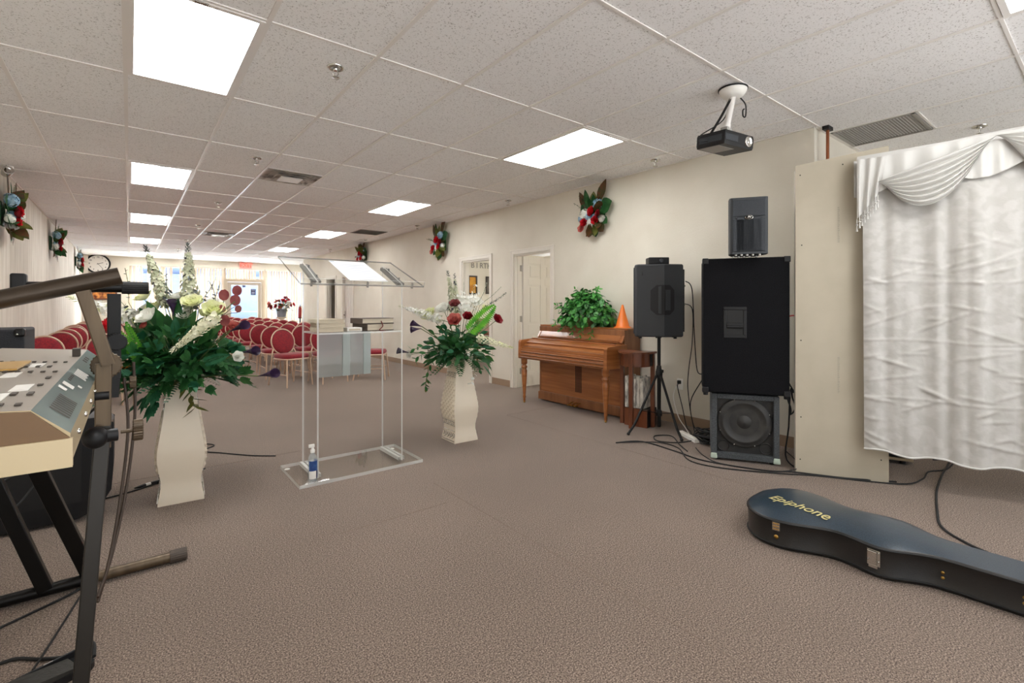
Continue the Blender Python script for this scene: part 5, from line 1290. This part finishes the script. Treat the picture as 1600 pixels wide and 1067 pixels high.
# copper pipe at the corner
M['copper'] = mat('copper', srgb(150, 92, 62), .4, .8)
t = thing('pipe', 'thin copper pipe rising behind the drywall board into the ceiling', 'pipe', (4.70, 1.59, 0))
b = MB(); b.tube([(0, 0, 0), (0, 0, HC)], .013, 10); obj('tube', b, 'copper', t)
b = MB(); b.cbox((.0, 0, HC-.01), (.10, .05, .03)); obj('bracket', b, 'black', t)

# ---------------------------------------------------------------- guitar case
GO = Vector((2.93, 1.36, 0)); GD = Vector((.04, -1, 0)).normalized()     # from the butt end toward the neck
t = thing('guitar_case', 'black hard guitar case lying on the carpet at the lower right', 'case', GO, math.atan2(GD.y, GD.x)+0)
# local: x toward the neck, y>0 = far side (right wall side)
prof = [(0, .03), (.005, .10), (.03, .17), (.07, .222), (.13, .262), (.20, .272), (.27, .258), (.34, .225), (.41, .190), (.47, .178), (.53, .188), (.585, .205), (.64, .212), (.69, .196), (.74, .162), (.80, .130), (.86, .116), (1.0, .112), (1.30, .108), (1.42, .104), (1.435, .06)]
up_ = [(x, y) for x, y in prof]; pl = [(x, y-.02) for x, y in up_]+[(x, -y-.02) for x, y in reversed(up_)]
pl = [(p_.x, p_.y) for p_ in smoothpath([(x, y, 0) for x, y in pl]+[(pl[0][0], pl[0][1], 0)], 3)][:-1]
def inset(pts, d_):
    n = len(pts); out = []
    for i in range(n):
        a = Vector(pts[i-1]); c = Vector(pts[(i+1) % n]); tg = (c-a); tg.normalize(); nrm = Vector((tg.y, -tg.x)); out.append((pts[i][0]-nrm.x*d_, pts[i][1]-nrm.y*d_))
    return out
area = sum(pl[i-1][0]*pl[i][1]-pl[i][0]*pl[i-1][1] for i in range(len(pl)))
if area < 0: pl.reverse()
M['case_vinyl'] = mat('black_case_vinyl', srgb(26, 24, 23), .38, bump=.12, nscale=180)
M['case_top'] = mat('case_top_reflection_tint', srgb(36, 47, 57), .3, bump=.06, nscale=200, col2=srgb(48, 63, 76), coat=.25)  # lid is black; blue tint paints in reflected window light
r3 = lambda d_, z: [(x, y, z) for x, y in inset(pl, d_)]
b = MB(); b.loft([r3(.012, .0), r3(.0, .01), r3(-.004, .016), r3(0, .022), r3(0, .108)], 0, True); obj('body', b, 'case_vinyl', t)
b = MB(); b.loft([r3(-.002, .108), r3(-.002, .135), r3(-.005, .139), r3(-.005, .146), r3(.004, .150)], 0, True, caps=False)
# arched lid: rings toward the spine, crown over the body, flat over the neck
n = len(pl)
def sst(t): t = max(0, min(1, t)); return t*t*(3-2*t)
def crown(x): return .045*sst((.98-x)/.42)*sst(x/.14+.35)
rings = [r3(.004, .150)]
for s_ in (.9, .78, .64, .5, .36, .2, .08, .0005):
    ring = []
    for x, y in inset(pl, .004):
        xc = min(max(x, .16), 1.33); px_ = xc+(x-xc)*s_; py_ = -.02+(y+.02)*s_
        ring.append((px_, py_, .150+crown(px_)*(1-s_**2.4)))
    rings.append(ring)
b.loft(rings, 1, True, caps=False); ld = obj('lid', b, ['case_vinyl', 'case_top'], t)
b = MB(); b.tube(r3(-.003, .020), .004, 6, closed=True); b.tube(r3(-.005, .141), .004, 6, closed=True); obj('piping', b, 'black_soft', t)
M['gold'] = mat('gold_lettering', srgb(206, 196, 138), .5, .1)
cu = text_mesh('lettering', 'Epiphone', .080, 'gold', ld, None, None, .0006, mtx=axes((0, 0, 0), (1, 0, 0), (0, 1, 0)), shear=.38, bold=.0004)
# lay the word over the arched lid near the camera-side edge
import bisect
dirx = Vector((.95, -.10, 0)).normalized(); diry = Vector((.10, .95, 0)).normalized(); cc = Vector((.262, -.125, 0))
for v in cu.data.vertices:
    p_ = cc+dirx*v.co.x+diry*v.co.y*1.0
    hw = .0
    for (x0, y0), (x1, y1) in zip(prof, prof[1:]):
        if x0 <= p_.x <= x1: hw = y0+(y1-y0)*(p_.x-x0)/(x1-x0)
    s_ = min(1, abs(p_.y+.02)/max(.05, hw-.004)); v.co = (p_.x, p_.y, .1525+crown(p_.x)*(1-s_**2.4)+v.co.z+.0015)
def on_side(x):
    for (x0, y0), (x1, y1) in zip(prof, prof[1:]):
        if x0 <= x <= x1:
            y = y0+(y1-y0)*(x-x0)/(x1-x0); sl = math.atan2(-(y1-y0), x1-x0); return -y-.02, sl
def plate(x, zc, w_, h_, nm, latch=False):
    y, sl = on_side(x); b = MB(); b.at((x, y-.002, zc), sl); b.box(-w_/2, w_/2, -.004, .001, -h_/2, h_/2)
    o = obj(nm, b, 'chrome', t, bevel=.002); b = MB(); b.at((x, y-.002, zc), sl)
    if latch:
        b.prism([(-.016, -.03), (.016, -.03), (.018, .02), (.010, .036), (-.010, .036), (-.018, .02)], 0, 1)
        b.v = []; b.f = []; b.mi = []; b.sm = []
        b.box(-.014, .014, -.016, -.004, -.028, .030); b.box(-.018, .018, -.010, -.004, -.045, -.03); b.tube([(-.016, -.012, .03), (.016, -.012, .03)], .005, 8)
        for q in (-1, 1): b.ball((q*.021, -.005, .028), .004, 8, 6); b.ball((q*.021, -.005, -.012), .004, 8, 6)
        obj('lever', b, 'chrome', o, bevel=.002)
    else:
        for z in (.012, -.002, -.016): b.tube([(-w_/2+.004, -.005, z), (w_/2-.004, -.005, z)], .003, 6)
        obj('ridges', b, 'brass', o)
plate(.215, .118, .036, .050, 'hinge_plate'); plate(.62, .092, .052, .074, 'latch', True)
def rivet(x, z, r=.009):
    y, sl = on_side(x); b = MB(); b.at((x, y, z), sl, R(90)); b.lathe([(r, 0), (r, .003), (r*.5, .006), (.001, .006)], 14, caps=False); obj('rivet', b, 'brass', t)
rivet(.215, .06, .011)
for x in (.85, 1.10): rivet(x, .085, .007); rivet(x, .062, .007)

# ---------------------------------------------------------------- cables on the floor
def cable(label, pts, r=.0045, m='black_soft', k=6, name='cable'):
    b = MB(); b.tube(smoothpath(pts, k), r, 7); return tag(obj(name, b, m), label, 'cable')
z = .006
cable('black cable lying across the carpet before the tripod and the bass speaker toward the board', [(3.50, 2.90, z), (3.72, 2.78, z), (3.70, 2.42, z), (3.66, 2.12, z), (3.80, 1.72, z), (3.94, 1.56, z), (4.10, 1.27, z), (4.30, 1.02, z)], .006)
cable('black cable running beside the first one and curling past the drywall board', [(3.53, 2.86, z+.006), (3.80, 2.66, z+.004), (3.80, 2.45, z), (3.57, 2.2, z), (3.60, 1.95, z), (3.82, 1.62, z), (3.99, 1.42, z), (4.26, 1.0, z), (4.5, .92, z), (4.75, .93, z), (4.92, .86, z), (5.2, .86, z)], .005)
cable('thin black cable from the bass speaker edge along the carpet to the board', [(3.93, 2.36, z), (3.78, 2.2, z), (3.70, 2.0, z), (3.86, 1.65, z), (4.02, 1.55, z+.03), (4.04, 1.66, z+.12)], .004)
cable('black cable curving from the rack to behind the neck of the guitar case', [(5.15, .98, z), (5.25, .90, z), (5.0, .87, z), (4.72, .85, z), (4.3, .80, z), (3.88, .72, z), (3.62, .65, z), (3.48, .52, z), (3.42, .40, z), (3.40, .28, z)], .007)
cable('black lead hanging from the tripod speaker down the wall', [(4.28, 2.68, 1.5), (4.36, 2.66, 1.42), (4.40, 2.66, 1.0), (4.42, 2.64, .62), (4.47, 2.60, .56), (4.40, 2.70, .30), (4.40, 2.66, .03), (4.32, 2.60, z)], .005)
cable('second black lead looping beside the tripod speaker lead', [(4.29, 2.70, 1.28), (4.40, 2.68, 1.22), (4.43, 2.70, .9), (4.40, 2.72, .62), (4.42, 2.74, .4), (4.46, 2.7, .05), (4.36, 2.5, z)], .0045)
cable('black power cord dropping from the wall outlet to the floor', [(4.575, 2.95, .43), (4.53, 2.93, .40), (4.51, 2.86, .2), (4.49, 2.8, .02), (4.40, 2.7, z), (4.25, 2.6, z)], .005)
cable('white cord curving from the outlet toward the power strip', [(4.60, 2.99, .40), (4.56, 3.0, .28), (4.50, 2.9, .10), (4.38, 2.74, .03), (4.22, 2.60, .02)], .005, 'white')
rp_ = random.Random(21); pts = []
for k in range(60): a = k*1.9+rp_.random(); pts.append((4.20+.16*math.cos(a)*rp_.uniform(.3, 1), 2.38+.17*math.sin(a)*rp_.uniform(.3, 1), .008+.12*rp_.random()*(1-.3*rp_.random())))
cable('tangled heap of black cables between the tripod and the bass speaker', pts, .006, k=4, name='cable_pile')
cable('black cable snaking out of the heap toward the tripod feet', [(4.15, 2.5, z), (3.95, 2.55, z), (3.85, 2.7, z), (3.98, 2.82, z), (4.1, 2.72, z), (3.9, 2.5, z), (3.78, 2.35, z)], .005)
t = thing('power_strip', 'white power strip on the floor beside the heap of cables', 'power strip', (4.17, 2.58, 0), R(60))
b = MB(); b.box(-.16, .16, -.025, .025, 0, .035); obj('housing', b, 'white', t, bevel=.004)
b = MB()
for q in range(5): b.cbox((-.12+.055*q, 0, .0355), (.03, .03, .002))
obj('socket', b, 'casing', t)
cl = [(4.02+.05*math.cos(a)*(1 if True else 0), 1.60+.03*math.sin(a), .56+.13*math.cos(a*1.0)*0-.0) for a in (0,)]
pts = [(4.06, 1.74, 1.17), (4.085, 1.72, 1.10), (4.07, 1.75, .85)]+[(4.10+.045*math.cos(a), 1.64+.012*math.sin(a*3), .50+.10*math.sin(a)) for a in [1.6+k*.45 for k in range(44)]]+[(4.10, 1.66, .3), (4.09, 1.68, .08), (4.08, 1.62, .006), (4.05, 1.5, .006)]
cable('coil of black cable hanging from the tall cabinet beside the drywall board', pts, .006, k=3, name='cable_coil')
cable('thin black cable on the carpet right of the left vase with a loose loop', [(.43, 5.31, z), (.60, 5.1, z), (.50, 4.95, z), (.62, 4.78, z), (.80, 4.55, z), (.96, 4.41, z)], .005)
cable('thin dark cord from the keyboard side past the left vase', [(-.25, 4.10, z), (-.02, 4.16, z), (.16, 4.26, z), (.30, 4.33, z), (.46, 4.41, z)], .005)
t = thing('cable_connector', 'black inline connector with a pale band on the cord left of the left vase', 'connector', (.13, 4.255, .012), R(22))
b = MB(); b.tube([(-.11, 0, 0), (-.06, 0, 0), (.1, 0, 0), (.12, 0, 0)], [.006, .012, .012, .006], 10); obj('barrel', b, 'black', t)
b = MB(); b.tube([(-.045, 0, 0), (-.015, 0, 0)], .0126, 10); obj('band', b, 'white', t)
# ---------------------------------------------------------------- keyboard on its stand (foreground left)
M['kb_shell'] = mat('champagne_shell', srgb(184, 167, 134), .38, .15)
M['kb_side'] = mat('champagne_shell_side', srgb(176, 158, 124), .42, .15)
M['kb_top'] = mat('silver_top_panel', srgb(160, 152, 141), .35, .25)
M['kb_rear'] = mat('blue_grey_panel', srgb(112, 130, 129), .3, .3, col2=srgb(94, 112, 113), nscale=3)
M['key_dark'] = mat('dark_button', srgb(70, 62, 54), .5)
KX, KY0, KY1 = -.085, 1.20, 2.68
t = thing('keyboard', 'champagne coloured electronic keyboard lying on a black stand at the left', 'keyboard', (KX, KY0, .975))
L_ = KY1-KY0
# cross-section in x-z (x<0 toward the player), extruded along y
sec = [(0, 0), (0, .060), (-.052, .108), (-.30, .128), (-.34, .110), (-.44, .085), (-.44, 0)]
b = MB(); n = len(sec); A = [(x, 0, z_) for x, z_ in sec]; B_ = [(x, L_, z_) for x, z_ in sec]
b.add(A, [tuple(range(n))], 1); b.add(B_, [tuple(reversed(range(n)))], 1)
mm = {0: 0, 1: 2, 2: 3, 3: 3, 4: 3, 5: 0, 6: 0}
for i in range(n):
    j = (i+1) % n; b.add([A[i], A[j], B_[j], B_[i]], [(3, 2, 1, 0)], mm[i])
obj('body', b, ['kb_shell', 'kb_side', 'kb_rear', 'kb_top'], t, bevel=.004)
b = MB()   # end cap: dark upper cheek and pale lower rail
b.prism([(-.435, .0), (.004, .0), (.004, .052), (-.435, .052)], 0, .012); b.v = [(x, -.012+z_, y) for x, y, z_ in b.v]
obj('end_rail', b, 'kb_shell', t, bevel=.003)
b = MB(); b.prism([(-.43, .052), (.0, .052), (-.052, .106), (-.30, .126), (-.34, .11), (-.43, .085)], 0, .006); b.v = [(x, -.006+z_, y) for x, y, z_ in b.v]
obj('end_cheek', b, mat('bronze_cheek', srgb(104, 79, 52), .45, .2), t)
sn = Vector((.048, 0, .052)).normalized(); sd = Vector((-.052, 0, .048)).normalized()
def rearpt(u, y): return Vector((0, y, .060))+sd*u     # u up the slope (0..0.0708)
def rear_rect(b, y0, y1, u0, u1, mi=0, lift=.0008):
    P = [rearpt(u0, y0)+sn*lift, rearpt(u0, y1)+sn*lift, rearpt(u1, y1)+sn*lift, rearpt(u1, y0)+sn*lift]; b.add([tuple(p_) for p_ in P], [(0, 1, 2, 3)], mi)
b = MB(); rr = random.Random(2)
for k in range(9): rear_rect(b, .10+.022*k, .112+.022*k, .012, .052)
for k in range(4): rear_rect(b, .52+.03*k, .54+.03*k, .05, .058)
for k in range(3): rear_rect(b, 1.05+.06*k, 1.09+.06*k, .045, .060)
obj('printed_pattern', b, 'key_dark', t)
b = MB(); rear_rect(b, .42, .47, .035, .062); rear_rect(b, .50, .53, .02, .03); rear_rect(b, .35, .385, .045, .064)
for k in range(5): rear_rect(b, .66+.03*k, .682+.03*k, .02+.003*(k % 2), .055)
obj('printed_labels', b, 'white', t)
def toppt(x, y):
    z_ = .108+(.128-.108)*(-.052-x)/(.248); return Vector((x, y, z_))
b = MB()
for r_ in range(7):
    for c_ in range(9):
        y = .06+.14*r_+.0*c_; x = -.075-.024*c_
        if rr.random() < .35: continue
        p_ = toppt(x, y); b.cbox((p_.x, p_.y, p_.z+.0025), (.009, .034 if r_ % 2 else .02, .003))
obj('buttons', b, 'key_dark', t)
b = MB()
for y, x in ((.16, -.12), (.30, -.10), (.55, -.15), (.8, -.13)): p_ = toppt(x, y); b.cbox((p_.x, p_.y, p_.z+.001), (.03, .10, .002))
obj('panel_lettering', b, 'white', t)
p_ = toppt(-.20, .75); b = MB(); b.cbox((p_.x, p_.y, p_.z+.003), (.10, .24, .005)); obj('display', b, mat('amber_display', srgb(190, 150, 80), .3), t)
b = MB(); p_ = toppt(-.065, 1.15); b.cbox((p_.x, p_.y, p_.z+.014), (.02, .05, .028)); obj('data_slider', b, 'key_dark', t)
b = MB()
for k in range(50):
    y = .05+(L_-.1)*k/50; b.box(-.438, -.345, y, y+(L_-.1)/50-.0015, .085, .100)
b.M = Matrix(); obj('white_keys', b, 'white', t)
b = MB()
for k in range(6): b.at((.0005, .16+.20*k, .03), 0, 0, R(90)); b.lathe([(.006, 0), (.006, .004), (.003, .005)], 12)
obj('rear_socket', b, 'chrome', t)

# stand: two upright frames on floor bars, each with a tilting upper arm
ST = thing('keyboard_stand', 'black two tier keyboard stand with a bronze floor bar at the left', 'stand', (-.03, 2.0, 0))
def w2s(p_): return Vector(p_)-Vector((-.03, 2.0, 0))
def bar(nm, a, c, w_, h_, m, up=(0, 1, 0), bevel=.004, par=None):
    b = MB(); b.bar(w2s(a), w2s(c), w_, h_, 0, up); return obj(nm, b, m, par or ST, bevel=bevel)
def tube(nm, pts, r, m, par=None):
    b = MB(); b.tube([w2s(p_) for p_ in pts], r, 16); return obj(nm, b, m, par or ST)
M['lit_black'] = mat('lit_black_metal', srgb(46, 43, 39), .38, .4)  # black leg; the light falling on it is painted as a paler tone
M['brown_cord'] = mat('brown_cord', srgb(58, 44, 34), .5)
# near frame (y = 2.0)
bar('upright', (-.064, 2.0, 1.085), (-.066, 2.0, .82), .041, .030, 'bronze')
bar('upright', (-.064, 2.0, .90), (-.121, 1.92, .03), .040, .028, 'lit_black')
bar('upper_arm', (-.052, 1.985, 1.082), (-.112, 1.985, 1.312), .036, .03, 'bronze')
ar = tube('support_arm', [(-.62, 1.985, 1.190), (-.289, 1.985, 1.2846), (-.023, 1.985, 1.362)], .027, 'tube_highlight')
tube('floor_bar', [(-.62, 1.93, .028), (.06, 1.93, .028)], .028, 'black_metal')
def knob(nm, p_, ax, r, L_, m='black', ribs=24):
    b = MB(); ax = Vector(ax).normalized(); x = side_of(ax, ZX if abs(ax.z) < .9 else Vector((1, 0, 0))); y = ax.cross(x); rings = []; N = ribs*2
    for q, s_ in ((0, .9), (.1, 1), (.9, 1), (1, .88)):
        rings.append([tuple(w2s(p_)+ax*L_*q+(x*math.cos(2*PI*k/N)+y*math.sin(2*PI*k/N))*r*s_*(1 if k % 2 else .93)) for k in range(N)])
    b.loft(rings, 0, False); b.tube([w2s(p_)-ax*.03, w2s(p_)], .006, 8, 0); return obj(nm, b, m, ST)
knob('tilt_knob', (-.058, 2.03, 1.075), (0, 1, 0), .042, .022, 'bronze')
knob('clamp_knob', (.008, 2.0, .862), (1, 0, 0), .034, .028, 'bronze')
b = MB(); b.ball(w2s((-.082, 1.96, .862)), .033, 16, 12); b.tube([w2s((-.082, 1.96, .862)), w2s((-.03, 1.97, .862))], .02, 12); obj('pivot', b, 'black', ST)
b = MB(); b.tube([w2s((-.10, 1.99, .985)), w2s((-.05, 1.99, .985))], .014, 12); b.ball(w2s((-.10, 1.99, .985)), .014, 10, 8); obj('lock_pin', b, 'black', ST)
# far frame (y = 2.9)
bar('upright', (-.055, 2.9, 1.32), (-.055, 2.9, .93), .05, .050, 'black_metal')
bar('upright', (-.055, 2.9, .93), (-.06, 2.9, .845), .045, .05, 'black_metal')
tube('support_arm', [(-.365, 2.9, 1.347), (.0, 2.9, 1.349)], .022, 'black_metal')
b = MB(); N = 36; rings = []
for xq, s_ in ((-.029, .95), (-.025, 1), (.068, 1), (.073, .9)): rings.append([tuple(w2s((xq, 2.9, 1.349))+Vector((0, math.cos(2*PI*k/N), math.sin(2*PI*k/N)))*.029*s_*(1 if k % 2 else .95)) for k in range(N)])
b.loft(rings, 0, False); obj('rubber_grip', b, 'black_soft', ST)
b = MB(); b.box(w2s((-.392, 0, 0)).x, w2s((-.342, 0, 0)).x, .875, .925, 1.315, 1.402); o = obj('end_stop', b, 'black', ST, bevel=.008)
knob('tilt_knob', (-.045, 2.86, 1.10), (0, -1, 0), .040, .02, 'black')
knob('clamp_knob', (.0, 2.9, .905), (1, 0, 0), .030, .026, 'bronze')
ft = tube('floor_bar', [(-.75, 2.91, .030), (.175, 2.91, .030)], .024, 'black_metal')
tube('floor_bar_cover', [(-.15, 2.91, .0305), (.165, 2.91, .0305)], .0245, 'bronze', ft)
b = MB(); rings = []
for xq, s_ in ((.155, .95), (.158, 1), (.222, 1), (.226, .9)): rings.append([tuple(w2s((xq, 2.91, .031))+Vector((0, math.cos(2*PI*k/N), math.sin(2*PI*k/N)))*.030*s_*(1 if k % 2 else .96)) for k in range(N)])
b.loft(rings, 0, False); obj('rubber_foot', b, mat('brown_rubber', srgb(74, 64, 56), .6), ft)
bar('leg', (-.285, 2.90, .04), (-.455, 2.86, .62), .05, .045, 'black_metal')
bar('leg', (-.455, 2.86, .60), (-.30, 2.88, .93), .05, .045, 'black_metal')
bar('leg', (-.145, 2.93, .05), (-.315, 2.75, .66), .055, .045, 'black_metal')
bar('leg', (-.315, 2.75, .64), (-.20, 2.80, .95), .055, .045, 'black_metal')
bar('crossbar', (-.40, 1.96, .955), (-.40, 2.92, .955), .03, .03, 'black_metal')
bar('crossbar', (-.16, 1.96, .955), (-.16, 2.92, .955), .03, .03, 'black_metal')
tube('strap_cable', smoothpath([(.015, 2.9, 1.0), (.02, 2.88, .75), (-.01, 2.80, .45), (-.055, 2.68, .22), (-.10, 2.55, .10)], 5), .006, 'brown_cord')
tube('strap_cable', smoothpath([(-.02, 2.9, .93), (-.005, 2.86, .7), (-.03, 2.78, .42), (-.065, 2.66, .2), (-.10, 2.55, .08)], 5), .006, 'brown_cord')

# sustain pedal
t = thing('sustain_pedal', 'black foot pedal with a small white sticker on the carpet at lower left', 'pedal', (-.215, 2.235, 0), R(24))
b = MB(); b.prism([(-.115, -.05), (.10, -.05), (.115, -.035), (.115, .035), (.10, .05), (-.115, .05)], 0, .022); obj('base', b, 'black', t, bevel=.004)
b = MB(); b.loft([[(-.10, y, .022), (.07, y, .022), (.07, y, .030), (-.10, y, .052)] for y in (-.042, .042)], 0, False); pd = obj('treadle', b, mat('ribbed_rubber', srgb(48, 46, 42), .6, bump=.4, nscale=60), t, bevel=.004)
b = MB(); b.box(-.112, .10, .045, .052, .0, .045); obj('rear_lip', b, 'black', t, bevel=.003)
b = MB(); b.box(.005, .03, .044, .0445, .0, .001); b.v = [(x, y+.002, z_+.045) for x, y, z_ in b.v]; obj('sticker', b, 'white', t)
cable('thin black cable rising from the sustain pedal to the stand', [(-.26, 2.32, .02), (-.24, 2.45, .006), (-.20, 2.65, .006), (-.165, 2.82, .008)], .004)
cable('thick black cable crossing the carpet behind the sustain pedal', [(-.55, 2.26, z), (-.42, 2.42, z), (-.33, 2.46, z), (-.25, 2.40, z), (-.17, 2.36, z), (-.11, 2.40, z), (-.10, 2.30, z)], .006)
cable('black cable on the carpet running under the stand floor bar', [(-.62, 2.60, z), (-.45, 2.70, z), (-.32, 2.78, z), (-.20, 2.86, z), (-.15, 2.92, z)], .005)
cable('dark cable sagging beneath the keyboard before the black amplifier', [(-.06, 3.0, .86), (-.12, 3.1, .78), (-.30, 3.2, .58), (-.42, 3.2, .48), (-.52, 3.1, .44)], .006)
cable('grey lead drooping under the keyboard to the black amplifier base', [(-.30, 3.3, .70), (-.32, 3.25, .5), (-.38, 3.15, .38), (-.45, 3.05, .33), (-.55, 3.0, .31)], .005)

# amplifier and monitor behind the keyboard
t = thing('amplifier_cabinet', 'tall black cabinet with metal corners at the left edge behind the keyboard', 'amplifier', (-.80, 4.25, 0))
b = MB(); b.box(-.31, .31, -.20, .22, .02, 1.125); obj('cabinet', b, mat('blue_black_tolex', srgb(20, 23, 30), .7, bump=.3, nscale=150), t, bevel=.012)
for x in (-.29, .29):
    b = MB(); b.cbox((x, -.185, 1.105), (.05, .05, .05)); obj('corner', b, 'black_metal', t, bevel=.012)
    b = MB(); b.ball((x-.008, -.212, 1.095), .006, 8, 6); obj('rivet', b, 'chrome', t)
b = MB(); b.box(-.28, .28, -.206, -.2, .08, .9); obj('grille', b, 'grille', t)
b = MB()
for x in (-.25, .25):
    for y in (-.14, .16): b.lathe([(.02, 0), (.02, .02)], 10, (x, y, 0))
obj('foot', b, 'black_soft', t)
t = thing('floor_monitor', 'black rounded floor monitor under the keyboard with printed white text on its back', 'speaker', (-.34, 3.92, 0))
b = MB(); sec = [(-.26, 0.02), (.10, 0.02), (.20, .06), (.255, .16), (.265, .30), (.265, .56), (.22, .60), (-.22, .60), (-.26, .56)]
b.prism(sec, 0, .26); b.v = [(x, -.13+z_, y) for x, y, z_ in b.v]; obj('cabinet', b, 'black', t, bevel=.012)
b = MB(); b.box(-.20, .12, -.135, -.129, .12, .50); rp = obj('rear_panel', b, 'black_soft', t)
b = MB()
for x in (-.12, -.02):
    b.at((x, -.136, .44), 0, R(90)); b.lathe([(.016, 0), (.016, .001), (.001, .001)], 14)
    b.reset()
    for k in range(4): b.box(x-.025, x+.025-.008*k, -.1365, -.1355, .40-.012*k, .405-.012*k)
b.box(.03, .09, -.1365, -.1355, .47, .495); b.box(-.14, .02, -.1365, -.1355, .345, .349)
obj('printed_text', b, mat('grey_white_print', srgb(170, 170, 168), .6), rp)
b = MB(); b.box(-.2, -.16, -.09, .09, 0, .02); b.box(.04, .08, -.09, .09, 0, .02); obj('foot', b, 'black_soft', t)
